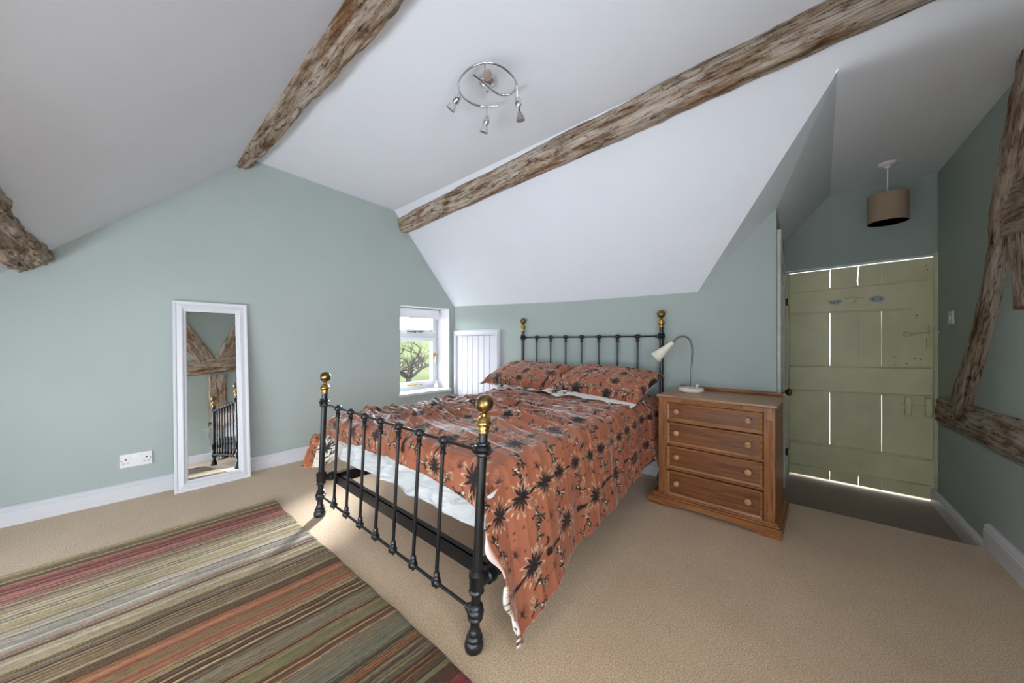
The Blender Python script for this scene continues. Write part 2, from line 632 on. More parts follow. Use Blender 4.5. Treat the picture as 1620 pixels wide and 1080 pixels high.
# wall behind the bed, with the cupboard opening left whole behind its door
poly('wall_back', [[(GX, HY, 0), (-0.253, HY, 0), (WE[0], HY, WE[2] + .02), (KN[0], HY, KN[2] + .03), (-1.813, HY, 1.454), (GX - .02, HY, 1.517)],
                   [(-0.253, HY, HZ), (-0.253, HY, 0), (-0.26, 2.915, 0), (-0.26, 2.915, HZ)]], M['sage'])
poly('wall_entrance_side', [[(-0.253, HY, HZ), (-0.300, DY, HZ), SD, WE]], M['sage'])
DX0, DX1, DZ1 = -0.285, 0.600, 1.683
poly('wall_entrance', [[(-0.300, DY, DZ1 - .02), (DX1, DY, DZ1), (RX(DY) + .03, DY, DZ1), (RX(DY) + .03, DY, 2.262), CD, SD],
                       [(DX1, DY, HZ), (RX(DY) + .03, DY, HZ), (RX(DY) + .03, DY, DZ1), (DX1, DY, DZ1)],
                       [(-0.300, DY, HZ), (DX0, DY, HZ), (DX0, DY, DZ1 - .02), (-0.300, DY, DZ1 - .02)],
                       [(DX1, DY, HZ), (DX1, DY + .16, HZ), (DX1, DY + .16, DZ1), (DX1, DY, DZ1)],
                       [(DX0, DY, HZ), (DX0, DY + .16, HZ), (DX0, DY + .16, DZ1 - .02), (DX0, DY, DZ1 - .02)],
                       [(DX0, DY, DZ1 - .02), (DX0, DY + .16, DZ1 - .02), (DX1, DY + .16, DZ1), (DX1, DY, DZ1)]], M['sage'])
yy = [YB, 0.5, 2.0, 2.4, DY + .02]
EY0, EY1, EW0, EW1 = -1.00, 0.38, 0.55, 1.75          # fill window added in the right wall, unseen beside the camera
poly('wall_right', [[(RX(EY1), EY1, 0), (RX(2.95), 2.95, 0), (RX(2.95), 2.95, 2.60), (RX(EY1), EY1, 2.60)],
                    [(RX(YB), YB, 0), (RX(EY0), EY0, 0), (RX(EY0), EY0, 2.60), (RX(YB), YB, 2.60)],
                    [(RX(EY0), EY0, 0), (RX(EY1), EY1, 0), (RX(EY1), EY1, EW0), (RX(EY0), EY0, EW0)],
                    [(RX(EY0), EY0, EW1), (RX(EY1), EY1, EW1), (RX(EY1), EY1, 2.60), (RX(EY0), EY0, 2.60)],
                    [(RX(2.95), 2.95, HZ), (RX(DY + .02), DY + .02, HZ), (RX(DY + .02), DY + .02, 2.60), (RX(2.95), 2.95, 2.60)]], M['sage'])
# plaster of the lower right wall stands a little proud under the rail
pl_ = MB()
prof = [(0.0, HZ), (0.018, HZ), (0.018, 0.44), (0.015, 0.465), (0.008, 0.482), (0.0, 0.488)]
ys = [0.9, 1.8, 2.6, 3.2, 3.80]
vs, fs = [], []
for y in ys:
    for d, z in prof:
        vs.append((RX(y) - d, y, z + (0.01 * math.sin(y * 3))))
k = len(prof)
for i in range(len(ys) - 1):
    for j in range(k - 1):
        fs.append((i * k + j, (i + 1) * k + j, (i + 1) * k + j + 1, i * k + j + 1))
fs.append(tuple(range((len(ys) - 1) * k, len(ys) * k)))
me = bpy.data.meshes.new('wall_right_plaster')
me.from_pydata(vs, [], fs)
tag(link('wall_right_plaster', me, M['sage']), kind='structure')

EX0, EX1, EZ0, EZ1 = -2.55, 0.35, 0.13, 0.75      # low wide fill window added to the eaves wall, unseen behind the camera
poly('wall_eaves', [[(GX, YB, 0), (EX0, YB, 0), (EX0, YB, zleft(YB)), (GX, YB, zleft(YB))],
                    [(EX1, YB, 0), (RX(YB), YB, 0), (RX(YB), YB, zleft(YB)), (EX1, YB, zleft(YB))],
                    [(EX0, YB, 0), (EX1, YB, 0), (EX1, YB, EZ0), (EX0, YB, EZ0)],
                    [(EX0, YB, EZ1), (EX1, YB, EZ1), (EX1, YB, zleft(YB)), (EX0, YB, zleft(YB))]], M['sage'])

# ceilings
RL0, RL1, RLY0, RLY1 = -1.00, -0.40, -0.75, -0.15    # opening for the added rooflight, unseen in the slope behind the camera
s_ = lambda x, y: (x, y, zleft(y))
RXW = RX(YB)
poly('ceiling_left_slope', [[s_(GX, YB), s_(RL0, YB), s_(RL0, 0.727), s_(GX, 0.727)],
                            [s_(RL1, YB), s_(RXW, YB), s_(RXW, 0.727), s_(RL1, 0.727)],
                            [s_(RL0, YB), s_(RL1, YB), s_(RL1, RLY0), s_(RL0, RLY0)],
                            [s_(RL0, RLY1), s_(RL1, RLY1), s_(RL1, 0.727), s_(RL0, 0.727)]], M['white_ceiling'])
poly('ceiling', [[(GX, 0.727, 2.529), (RXW, 0.727, 2.529), (RXW, 2.0, 2.464), (GX, 2.0, 2.464)]], M['white_ceiling'])
nx, ny = 40, 24
P = np.zeros((nx, ny, 3))
for j in range(ny):
    t = j / (ny - 1)
    y = 2.0 + (HY - 2.0) * t
    z0 = 2.464 - 1.19 * (y - 2.0)
    if y <= APEX[1]:
        x1 = APEX[0] + .012
    else:
        x1 = APEX[0] + .003 + (KN[0] - APEX[0]) * (y - APEX[1]) / (HY - APEX[1])
    for i in range(nx):
        f = i / (nx - 1)
        x = GX + (x1 - GX) * f
        dz = float(np.interp(x, [GX, -1.813, KN[0], .1], [0, -.063, -.078, -.078]))    # the knee sags a little to the right
        w_ = max(0.0, (y - APEX[1]) / (HY - APEX[1]))
        P[i, j] = (x, y, z0 + dz * w_)
tag(grid_mesh('ceiling_right_slope', P, M['white_ceiling']), kind='structure')
AP2 = (APEX[0] - .035, APEX[1] + .014, APEX[2] + .045)      # returns behind the slope, so no daylight shows at the arris
KN2 = (KN[0] - .035, HY + .014, KN[2] + .045)
AP3 = (APEX[0] - .004, APEX[1], APEX[2] + .05)
CD3 = (CD[0] - .004, DY, CD[2] + .05)
poly('ceiling_entrance_slope', [[APEX, WE, KN], [APEX, CD, WE], [CD, SD, WE], [APEX, KN, KN2, AP2], [APEX, CD, CD3, AP3],
     [(-.15, 2.08, 2.405), (.28, 2.08, 2.405), (.28, 2.32, 2.295), (-.15, 2.32, 2.295)]], M['white_ceiling'])  # last face: unseen cover added to keep daylight out at the apex
nx, ny = 14, 60
P = np.zeros((nx, ny, 3))
for i in range(nx):
    x = APEX[0] + (RX(2.0) + .06 - APEX[0]) * i / (nx - 1)
    w = 0.004 + 0.07 * (i / (nx - 1)) ** 0.7
    for j in range(ny):
        t = j / (ny - 1)
        y = 2.0 + (0.6 * t / 0.75 if t < 0.75 else 0.6 + (DY - 2.6) * (t - 0.75) / 0.25)
        a = 2.464 - 1.19 * (y - 2.0)
        b = 2.268 - 0.004 * (y - 2.165)
        z = b + w * math.log(1 + math.exp(min(60, (a - b) / w)))
        P[i, j] = (x if j < ny - 1 or i else CD[0], y, z)
    P[i, :, 2] += 2.464 - P[i, 0, 2] if i == 0 else 0
for j in range(ny):                                    # left border follows the fold down to the door wall
    y = P[0, j, 1]
    if y > APEX[1]:
        t = (y - APEX[1]) / (DY - APEX[1])
        P[0, j] = (APEX[0] + (CD[0] - APEX[0]) * t, y, APEX[2] + (CD[2] - APEX[2]) * t)
tag(grid_mesh('ceiling_entrance', P, M['white_ceiling']), kind='structure')


poly('landing_backdrop', [[(-1.6, 5.2, HZ), (2.2, 5.2, HZ), (2.2, 5.2, 2.3), (-1.6, 5.2, 2.3)]], M['white_ceiling'])  # pale wall added behind the door so its gaps look white
poly('floor_landing', [[(-1.6, 4.12, HZ), (2.2, 4.12, HZ), (2.2, 5.2, HZ), (-1.6, 5.2, HZ)]], M['carpet'])


# skirting boards: stepped profile swept along a wall foot
def skirting(name, a, b, nrm, hgt=0.105, th=0.02, z=0.0, mat='white_gloss'):
    a, b, n = Vector((a[0], a[1], z)), Vector((b[0], b[1], z)), Vector((nrm[0], nrm[1], 0)).normalized()
    pr = [(0, 0), (th, 0), (th, hgt * .72), (th * .8, hgt * .76), (th * .8, hgt * .80), (th * .95, hgt * .84), (th * .75, hgt * .93), (th * .35, hgt), (0, hgt)]
    vs = [tuple(p + n * d + Vector((0, 0, h))) for p in (a, b) for d, h in pr]
    k = len(pr)
    fs = [(i, (i + 1) % k, k + (i + 1) % k, k + i) for i in range(k)] + [tuple(range(k))[::-1], tuple(range(k, 2 * k))]
    mb = MB().add(vs, fs)
    return tag(mb.build(name, M[mat]), kind='structure')


skirting('baseboard_left', (GX, YB), (GX, HY), (1, 0), 0.11, 0.03)
skirting('baseboard_back', (GX, HY), (-0.253, HY), (0, -1), 0.11)
skirting('baseboard_right', (RX(YB) - .018, YB), (RX(2.985) - .018, 2.985), (-1, -0.055), 0.118, 0.024)
skirting('baseboard_entrance_right', (RX(2.99) - .018, 2.99), (RX(DY - .02) - .018, DY - .02), (-1, -0.055), 0.115, 0.02, HZ)
skirting('baseboard_entrance_side', (-0.286, 3.62), (-0.298, DY - .05), (1, 0.04), 0.13, 0.016, HZ)

# ------------------------------------------------------------------ window_1 in the gable
FX = -3.73      # inner face of the frame
win = empty('window_1', (FX, (W0 + W1) / 2, WZ0))
tag(win, kind='structure')


def inw(o):
    o.parent = win
    o.location = Vector(o.location) - win.location
    return o


inw(link('window_reveal', me := bpy.data.meshes['window_reveal'], M['white_gloss']))


def frame_ring(mb, y0, y1, z0, z1, w, x0, x1, bev=0.006):
    mb.box((x0, y0, z0), (x1, y0 + w, z1), bev)
    mb.box((x0, y1 - w, z0), (x1, y1, z1), bev)
    mb.box((x0, y0 + w, z0), (x1, y1 - w, z0 + w), bev)
    mb.box((x0, y0 + w, z1 - w), (x1, y1 - w, z1), bev)


fy0, fy1 = W0 + .015, W1 - .005
mb = MB()
frame_ring(mb, fy0, fy1, WZ0, WZ1, 0.042, FX - .07, FX)
mb.box((FX - .07, fy0, 1.105), (FX + .002, fy1, 1.150), 0.005)
inw(mb.build('window_frame', M['white_gloss']))
mb = MB()
frame_ring(mb, fy0 + .036, fy1 - .036, WZ0 + .036, 1.107, 0.055, FX - .045, FX + .018, 0.008)
inw(mb.build('casement', M['white_gloss']))
mb = MB()
frame_ring(mb, fy0 + .036, fy1 - .036, 1.148, WZ1 - .03, 0.05, FX - .045, FX + .018, 0.008)
inw(mb.build('fanlight', M['white_gloss']))
inw(MB().box((FX - .03, fy0 + .08, WZ0 + .08), (FX - .024, fy1 - .08, 1.06)).build('casement_glass', M['glass']))
inw(MB().box((FX - .03, fy0 + .08, 1.19), (FX - .024, fy1 - .08, WZ1 - .075)).build('fanlight_glass', M['glass']))
# brass casement handle
mb = MB()
hy = fy1 - .062
mb.box((FX + .018, hy - .012, 0.845), (FX + .026, hy + .012, 0.905), 0.003)
mb.lathe([(0.010, 0), (0.010, 0.012), (0.013, 0.016), (0.013, 0.024), (0.006, 0.028), (0.0001, 0.029)], (FX + .026, hy, 0.885), (1, 0, 0), 16)
mb.tube([(FX + .042, hy, 0.885), (FX + .048, hy - .002, 0.86), (FX + .05, hy - .004, 0.82), (FX + .046, hy - .006, 0.785)], [0.008, 0.0075, 0.007, 0.009])
inw(mb.build('casement_handle', M['brass']))
for nm, z, y0 in (('casement_stay', WZ0 + .062, 2.28), ('fanlight_stay', 1.168, 2.28)):
    mb = MB()
    mb.tube([(FX + .026, y0, z), (FX + .03, y0 + .1, z + .004), (FX + .028, y0 + .22, z + .002)], 0.007, 10)
    for yk in (y0 + .11, y0 + .19):
        mb.box((FX + .015, yk - .01, z - .014), (FX + .026, yk + .01, z + .006), 0.002)
    inw(mb.build(nm, M['brass'] if 'case' in nm else M['brass_dark']))
sill = MB()
sill.box((XO + .06, W0 + .0, WZ0 - .028), (GX, W1, WZ0 + .002), 0.0)
sill.box((GX - .005, W0 - .022, WZ0 - .028), (GX + .028, W1 + .02, WZ0 + .002), 0.007)
inw(sill.build('window_sill', M['white_gloss']))

bl = empty('roller_blind', (FX + .05, 2.41, 1.40))
tag(bl, 'white roller blind rolled up at the top of the window', 'blind')
o = MB().lathe([(0.016, 0), (0.016, 0.60)], (0, -0.30, 0.025), (0, 1, 0), 18).build('roller', M['blind'], bl)
MB().box((0.014, -0.298, -0.060), (0.0165, 0.298, 0.026)).build('cloth', M['blind'], bl)
MB().box((0.008, -0.30, -0.072), (0.022, 0.30, -0.058), 0.003).build('bottom_bar', M['blind'], bl)
for sy in (-1, 1):
    MB().box((-0.03, sy * .302, 0.0), (0.015, sy * .306, 0.045)).lathe([(0.012, 0), (0.012, 0.004)], (0, sy * .303, 0.025), (0, 1, 0), 14).build('bracket', M['nickel'], bl)
mb = MB().tube([(0.012, 0.312, 0.01), (0.012, 0.312, -0.2), (0.012, 0.312, -0.45), (0.013, 0.313, -0.75)], 0.0015, 6)
mb.build('pull_cord', M['white_plastic'], bl)

# little white ornament on the sill
orn = MB().lathe([(0.0001, 0), (0.020, 0.0), (0.024, 0.012), (0.026, 0.03), (0.022, 0.045), (0.012, 0.056), (0.009, 0.062), (0.013, 0.070), (0.013, 0.078), (0.007, 0.087), (0.0001, 0.09)], (0, 0, 0), seg=20)
tag(orn.build('ornament', M['white_plastic'], None, (-3.655, 2.665, WZ0 + .003)), 'small white ornament standing on the window sill by the reveal', 'ornament')

# rooflight added out of view behind the camera to let in fill light
rl = empty('added_rooflight', (-0.70, -0.45, zleft(-0.45)))
tag(rl, kind='structure')
dn = Vector((0, -0.935, 1)).normalized()
mb = MB()
sl = lambda y, d: (y + dn.y * d, zleft(y) + dn.z * d)
for (xa, xb, ya, yb) in ((RL0 - .01, RL0 + .05, RLY0, RLY1), (RL1 - .05, RL1 + .01, RLY0, RLY1), (RL0, RL1, RLY0 - .01, RLY0 + .04), (RL0, RL1, RLY1 - .04, RLY1 + .01)):
    pts = [(xa, *sl(ya, 0.0)), (xb, *sl(ya, 0.0)), (xb, *sl(yb, 0.0)), (xa, *sl(yb, 0.0))]
    mb.prism([Vector(p) - rl.location for p in pts], dn * 0.10)
mb.build('window_frame', M['white_gloss'], rl)

e4 = empty('added_side_window', (RX((EY0 + EY1) / 2), (EY0 + EY1) / 2, EW0), (0, 0, math.atan(0.055)))  # unseen window added beside the camera for fill light
tag(e4, kind='structure')
mb = MB()
h4 = (EY1 - EY0) / 2
frame_ring(mb, -h4, h4, 0, EW1 - EW0, 0.04, 0.01, 0.07)
mb.box((0.01, -.02, 0.04), (0.07, .02, EW1 - EW0 - .04))
mb.build('window_frame', M['white_gloss'], e4)
ew = empty('added_eaves_window', ((EX0 + EX1) / 2, YB, EZ0))  # unseen low window added behind the camera to light the ceilings
tag(ew, kind='structure')
mb = MB()
ewx = (EX1 - EX0) / 2
mb.box((-ewx, -.06, 0), (ewx, .0, .03)).box((-ewx, -.06, EZ1 - EZ0 - .03), (ewx, 0, EZ1 - EZ0))
for xk in (-ewx, -ewx / 3 - .0, ewx / 3 - .03, ewx - .03):
    mb.box((xk, -.06, 0), (xk + .03, 0, EZ1 - EZ0))
mb.build('window_frame', M['white_gloss'], ew)

# ------------------------------------------------------------------ door_2: low white cupboard door in the back wall
cd = empty('door_2', (-3.085, HY, 0))
tag(cd, kind='structure')
CX0, CX1, CZ = -3.478, -2.688, 1.186
mb = MB()
for (x0, x1, z0, z1) in ((CX0, CX0 + .055, 0, CZ), (CX1 - .07, CX1, 0, CZ), (CX0 + .055, CX1 - .07, CZ - .065, CZ)):
    mb.box((x0 + 3.085, -.028, z0), (x1 + 3.085, 0, z1), 0.004)
    mb.box((x0 + 3.085 + (.008 if z0 == 0 else -.02), -.036, z0 + (0 if z0 == 0 else .012)), (x1 + 3.085 - (.02 if z0 == 0 else -.02), -.02, z1 - .012), 0.006)
mb.build('door_frame', M['cupboard_paint'], cd)
mb = MB()
xs = [CX0 + .055 + i * (CX1 - .07 - CX0 - .055) / 7 for i in range(8)]
for a, b in zip(xs[:-1], xs[1:]):
    mb.box((a + .002 + 3.085, -.016, 0.02), (b - .002 + 3.085, 0, CZ - .067), 0.0035)
mb.build('boards', M['cupboard_paint'], cd)
MB().lathe([(0.006, 0), (0.006, 0.012), (0.013, 0.018), (0.014, 0.026), (0.008, 0.032), (0.0001, 0.033)], (-2.775 + 3.085, -.016, 0.69), (0, -1, 0), 16).build('door_knob', M['nickel'], cd)

# ------------------------------------------------------------------ door_3: white panelled door in the entrance side wall
d3 = empty('door_3', (-0.27, 3.2, HZ), (0, 0, math.atan2(0.047, 1.12)))
tag(d3, kind='structure')
mb = MB()
pts0 = [(0.006, -0.285, 0.0), (0.006, 0.36, 0.0), (0.006, 0.36, 1.74), (0.006, -0.285, 1.86)]
for (ya, yb, za, zb) in ((-0.300, -0.235, 0.0, 1.84), (0.345, 0.41, 0.0, 1.70)):
    mb.box((-0.01, ya, za), (0.022, yb, zb), 0.004)
mb.prism([(0.0, -0.30, 1.84), (0.0, 0.41, 1.70), (0.0, 0.41, 1.76), (0.0, -0.30, 1.90)], (0.022, 0, 0))
mb.build('door_frame', M['old_white'], d3)
mb = MB()
mb.box((-0.01, -0.235, 0.01), (0.010, 0.345, 1.71))
for (za, zb) in ((0.10, 0.70), (0.86, 1.62)):
    for (ya, yb) in ((-0.19, 0.03), (0.08, 0.30)):
        frame_ring(mb, ya, yb, za, zb, 0.02, 0.009, 0.015, 0.003)
mb.build('door_leaf', M['old_white'], d3)
mb = MB().lathe([(0.022, 0), (0.022, 0.006), (0.010, 0.010), (0.009, 0.028), (0.020, 0.036), (0.026, 0.048), (0.022, 0.060), (0.012, 0.066), (0.0001, 0.067)], (0.011, -0.19, 0.825), (1, 0, 0), 20)
mb.build('door_knob', M['brass_dark'], d3)

# ------------------------------------------------------------------ door_1: old green plank door
d1 = empty('door_1', (0, DY, 0))
tag(d1, kind='structure')
gp = M['green_paint']
LY0, LY1 = 0.0, 0.03     # leaf depth (behind the wall line)
ZB, ZT = -0.096, 1.640


def plank(pts, name='plank'):
    mb = MB().prism([(x, LY0, z) for x, z in pts], (0, LY1 - LY0, 0))
    return mb.build(name, gp, d1)


tz = lambda x: 1.640 + 0.025 * (x + .26)
plank([(-0.262, ZB), (0.0015, ZB), (0.0020, 0.55), (0.0010, 1.1), (0.0025, 1.50), (0.003, tz(0) - .05), (0.0055, tz(0)), (-0.262, ZT)])
plank([(0.0035, ZB), (0.170, ZB), (0.174, 0.02), (0.174, 1.47), (0.165, 1.53), (0.171, tz(.17)), (0.0085, tz(0)), (0.004, 1.50), (0.0045, 1.1), (0.0030, 0.62), (0.0035, 0.5)])
plank([(0.176, ZB), (0.300, ZB), (0.3005, 0.5), (0.2998, 0.95), (0.2995, 1.3), (0.3008, tz(.3)), (0.176, tz(.17)), (0.171, 1.53), (0.1745, 1.47), (0.1745, 0.02)])
plank([(0.302, ZB), (0.556, ZB), (0.566, tz(.56)), (0.3022, tz(.3)), (0.3016, 1.0), (0.3038, 0.5)])
for (z0l, z1l, z0r, z1r, xr, ch) in ((1.284, 1.482, 1.283, 1.507, 0.548, 0.085), (0.622, 0.846, 0.645, 0.868, 0.553, 0), (-0.022, 0.194, -0.004, 0.205, 0.560, 0)):
    pts = [(-0.260, -.024, z0l), (xr - ch, -.024, z0r)] + ([(xr, -.024, z0r + ch * .75)] if ch else [(xr, -.024, z0r)]) * 1 + [(xr, -.024, z1r), (-0.260, -.024, z1l)]
    if not ch:
        pts = [(-0.260, -.024, z0l), (xr, -.024, z0r), (xr, -.024, z1r), (-0.260, -.024, z1l)]
    mb = MB().prism(pts, (0, 0.024, 0))
    # small bead along both long edges
    for (za, zb) in ((z0l + .012, z0r + .012), (z1l - .012, z1r - .012)):
        xe = xr - ch if za < z1l - .1 else xr
        mb.tube([(-0.258, -.024, za), (xe - .01, -.024, zb)], 0.004, 8)
    mb.build('ledge', gp, d1)
for z, xt in ((1.395, 0.16), (0.085, 0.19)):
    mb = MB()
    mb.prism([(-0.275, -.030, z - .020), (-0.08, -.030, z - .015), (xt - .06, -.030, z - .006), (xt - .06, -.030, z + .010), (-0.08, -.030, z + .016), (-0.275, -.030, z + .020)], (0, .006, 0))
    mb.tube([(xt - .065, -.030, z + .002), (xt - .02, -.032, z + .012), (xt + .0, -.032, z - .002), (xt - .012, -.032, z - .03), (xt - .035, -.031, z - .04)], [0.006, 0.006, 0.005, 0.004, 0.003], 8)
    mb.tube([(xt - .03, -.030, z + .006), (xt + .05, -.031, z + .004)], [0.005, 0.004], 8)
    for xk in (-0.24, -0.17, -0.06, 0.04):
        mb.lathe([(0.006, 0), (0.005, 0.003), (0.0001, 0.004)], (xk, -.030, z), (0, -1, 0), 10)
    h = mb.build('strap_hinge', gp, d1)
    MB().lathe([(0.010, -.03), (0.012, -.02), (0.012, .02), (0.010, .03)], (-0.278, -.022, z), (0, 0, 1), 12).build('pin', M['black_metal'], h)
# latch: lift ring, rod and a white thumb piece at the frame
mb = MB()
ring = [(0.432 + .018 * math.cos(a), -.012 - .004 * math.sin(a), 1.105 + .018 * math.sin(a)) for a in np.linspace(0, 2 * math.pi, 17)]
mb.tube(ring, 0.003, 8)
mb.tube([(0.450, -.012, 1.105), (0.50, -.014, 1.112), (0.565, -.014, 1.118)], 0.0035, 8)
mb.box((0.535, -.018, 1.10), (0.545, 0, 1.165), 0.002)
mb.build('latch', gp, d1)
MB().tube([(0.560, -.022, 1.113), (0.585, -.03, 1.118), (0.602, -.036, 1.122)], [0.007, 0.006, 0.007], 10).build('latch_catch', M['white_gloss'], d1)
# timber slide bolt
mb = MB()
mb.box((0.40, -.030, 0.556), (0.548, -.012, 0.582), 0.003)
mb.build('bolt_bar', gp, d1)
for xk in (0.435, 0.535):
    MB().box((xk - .016, -.042, 0.505), (xk + .016, 0, 0.640), 0.004).build('bolt_keeper', gp, d1)
mb = MB().box((0.525, -.022, 1.00), (0.545, 0, 1.075), 0.003)
mb.build('latch_block', gp, d1)
# bare grey patches with screw holes on the upper ledge
for xk, zk, hs in ((0.035, 1.378, ((-.022, .006), (-.022, -.012), (.02, -.004), (-.006, .014), (-.006, -.012))), (0.273, 1.378, ((-.02, 0), (.02, 0)))):
    mb = MB()
    nn = 28
    mb.prism([(xk + .044 * math.cos(2 * math.pi * i / nn) * (1 + .08 * math.sin(5 * i)), -.0252, zk + .024 * math.sin(2 * math.pi * i / nn) * (1 + .1 * math.cos(3 * i))) for i in range(nn)], (0, .002, 0))
    p_ = mb.build('bare_patch', M['grey_patch'], d1)
    mb = MB()
    for hx, hz in hs:
        mb.lathe([(0.0045, 0), (0.0045, 0.0015)], (xk + hx, -.0252, zk + hz), (0, -1, 0), 10)
    mb.build('screw_holes', M['dark_hole'], p_)
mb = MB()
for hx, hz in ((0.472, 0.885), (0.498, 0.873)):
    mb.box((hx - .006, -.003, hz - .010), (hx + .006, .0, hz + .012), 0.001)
mb.build('daylight_plug', M['white_gloss'], d1)  # white boxes stand in for daylight showing through holes in the door
mb = MB()
for hx, hz in ((0.472, 0.925), (0.50, 0.918), (0.37, 0.93), (0.375, 0.872), (0.43, 0.885), (0.532, 1.575), (0.528, 1.605), (0.478, 1.225), (0.480, 1.245)):
    mb.lathe([(0.004, 0), (0.004, 0.0012)], (hx, 0, hz), (0, -1, 0), 8)
mb.build('nail_hole', M['dark_hole'], d1)
# frame posts
mb = MB()
mb.box((0.560, -.012, HZ), (0.640, .05, 1.690), 0.008)
mb.build('door_frame', M['cream_paint'], d1)
MB().box((-0.296, -.006, HZ), (-0.2625, .05, 1.650), 0.004).build('door_frame', M['cream_paint'], d1)
MB().prism([(-0.296, .012, 1.645), (0.59, .012, 1.669), (0.59, .012, 1.70), (-0.296, .012, 1.67)], (0, .04, 0)).build('door_lintel', M['white_gloss'], d1)


# ------------------------------------------------------------------ exposed timbers
def timber(name, p0, p1, sect, label, seed, up=(0, 0, 1), nl=240, nc=56, wob=0.012, rough=0.006, bend=None, taper=None, cat='beam'):
    """old beam from p0 to p1; sect = half sizes (a along up, b across); local x runs along the grain"""
    p0, p1 = Vector(p0), Vector(p1)
    L = (p1 - p0).length
    ex = (p1 - p0).normalized()
    u = Vector(up)
    ez = (u - ex * u.dot(ex)).normalized()
    ey = ez.cross(ex)
    s = np.linspace(0, 1, nl)[:, None]
    t = np.linspace(0, 2 * np.pi, nc, endpoint=False)[None, :]
    c, si = np.cos(t), np.sin(t)
    n = 5.0
    r = (np.abs(c) ** n + np.abs(si) ** n) ** (-1 / n)
    tp = np.ones_like(s) if taper is None else np.interp(s[:, 0], *taper)[:, None]
    x = s * L
    lump = fbm(x * 2.2 + seed * 7.1, c * 1.2, si * 1.2 + seed, 3)
    fine = fbm(x * 5 + seed * 3.3, c * 5.0, si * 5.0 + seed * 1.7, 4)
    crack = np.clip(1 - np.abs(perlin(x * 0.9 + seed, c * 4.5 + 5, si * 4.5 + seed)) * 14, 0, 1)
    f = 1 + wob / sect[0] * lump
    off = rough * fine - 0.010 * crack
    Y = (c * r * sect[1] * f) * tp + c * off
    Z = (si * r * sect[0] * f) * tp + si * off
    wx = wob * perlin(x * 1.1 + seed * 2.7, 0.3, seed)
    wz = wob * perlin(x * 1.3 + seed * 5.1, 4.3, seed)
    Y = Y + wx
    Z = Z + wz
    if bend is not None:
        Z = Z + np.interp(s[:, 0], *bend)[:, None]
    P = np.stack([np.broadcast_to(x, Y.shape), Y, Z], -1)
    V = P.reshape(-1, 3)
    idx = np.arange(nl * nc).reshape(nl, nc)
    nxt = np.roll(idx, -1, 1)
    Q = np.stack([idx[:-1], idx[1:], nxt[1:], nxt[:-1]], -1).reshape(-1, 4)
    # caps as quads fanned to centre rows
    V = np.vstack([V, P[0].mean(0), P[-1].mean(0)])
    k0, k1 = nl * nc, nl * nc + 1
    cap = [[idx[0, i], nxt[0, i], k0, k0] for i in range(0)]
    me_q = Q
    o = raw_mesh(name, V, me_q, M['beam'])
    bm = bmesh.new()
    bm.from_mesh(o.data)
    bm.verts.ensure_lookup_table()
    for row, kk in ((0, k0), (nl - 1, k1)):
        for i in range(nc):
            try:
                bm.faces.new((bm.verts[idx[row, i]], bm.verts[nxt[row, i]], bm.verts[kk])).smooth = True
            except ValueError:
                pass
    bmesh.ops.recalc_face_normals(bm, faces=bm.faces)
    bm.to_mesh(o.data)
    bm.free()
    mat = Matrix((ex, ey, ez)).transposed().to_4x4()
    mat.translation = p0
    o.matrix_world = mat
    return tag(o, label, cat)


timber('ridge_beam', (GX + .005, 0.655, 2.485), (0.76, 0.72, 2.495), (0.085, 0.088),
       'rugged whitewashed oak beam running along the top of the left ceiling slope', 1, wob=0.012, rough=0.011,
       taper=([0, 0.12, 0.45, 0.75, 1], [0.62, 0.85, 1.02, 1.12, 1.12]))
timber('purlin_beam', (GX + .005, 2.105, 2.330), (0.76, 2.012, 2.422), (0.084, 0.060),
       'long straight oak purlin above the bed below the flat ceiling', 2, up=(0, -0.28, 0.96), wob=0.008, rough=0.005,
       taper=([0, 0.05, 0.3, 0.6, 1], [0.95, 1.0, 1.0, 0.98, 0.95]))
timber('eaves_beam', (GX + .03, -0.345, 1.530), (0.70, -0.400, 1.500), (0.062, 0.085),
       'thick gnarled beam end low on the left ceiling slope at the photo edge', 3, up=(0, -0.683, 0.73), wob=0.016, rough=0.014)
# timber framing on the right wall
rx = lambda y, d=0.0: RX(y) - d
timber('wall_rail', (rx(3.82, .004), 3.82, 0.572), (rx(1.55, .0), 1.55, 0.635), (0.088, 0.032),
       'weathered horizontal oak rail low along the right wall beside the green door', 4, wob=0.012, rough=0.006)
timber('wall_brace', (rx(3.40, .0), 3.40, 0.65), (rx(2.50, .0), 2.50, 2.36), (0.075, 0.040),
       'slanting curved oak brace rising from the low wall rail on the right wall', 5, up=(0, -0.85, 0.5), wob=0.014, rough=0.007,
       bend=([0, 0.2, 0.4, 0.6, 0.8, 1], [-0.01, 0.035, 0.055, 0.045, 0.03, 0.0]), taper=([0, 0.25, 0.52, 0.58, 0.75, 1], [1.2, 0.98, 0.95, 1.2, 1.45, 1.5]))
timber('wall_crossbeam', (rx(2.86, .0), 2.86, 1.665), (rx(0.46, .0), 0.46, 1.47), (0.120, 0.045),
       'horizontal oak crossbeam with peg holes on the timber framed right wall', 6, wob=0.01, rough=0.005)
timber('wall_post', (rx(1.12, .0), 1.12, 0.02), (rx(1.12, .0), 1.12, 1.36), (0.115, 0.04),
       'upright oak post under the crossbeam seen in the mirror', 7, up=(0, 1, 0), wob=0.012, rough=0.005, cat='post')
timber('wall_strut', (rx(1.02, .0), 0.98, 1.60), (rx(.55, .0), 0.50, 2.50), (0.115, 0.04),
       'oak strut seen in the mirror rising to the left above the crossbeam', 8, up=(0, 1, 0.4), wob=0.012, rough=0.005)
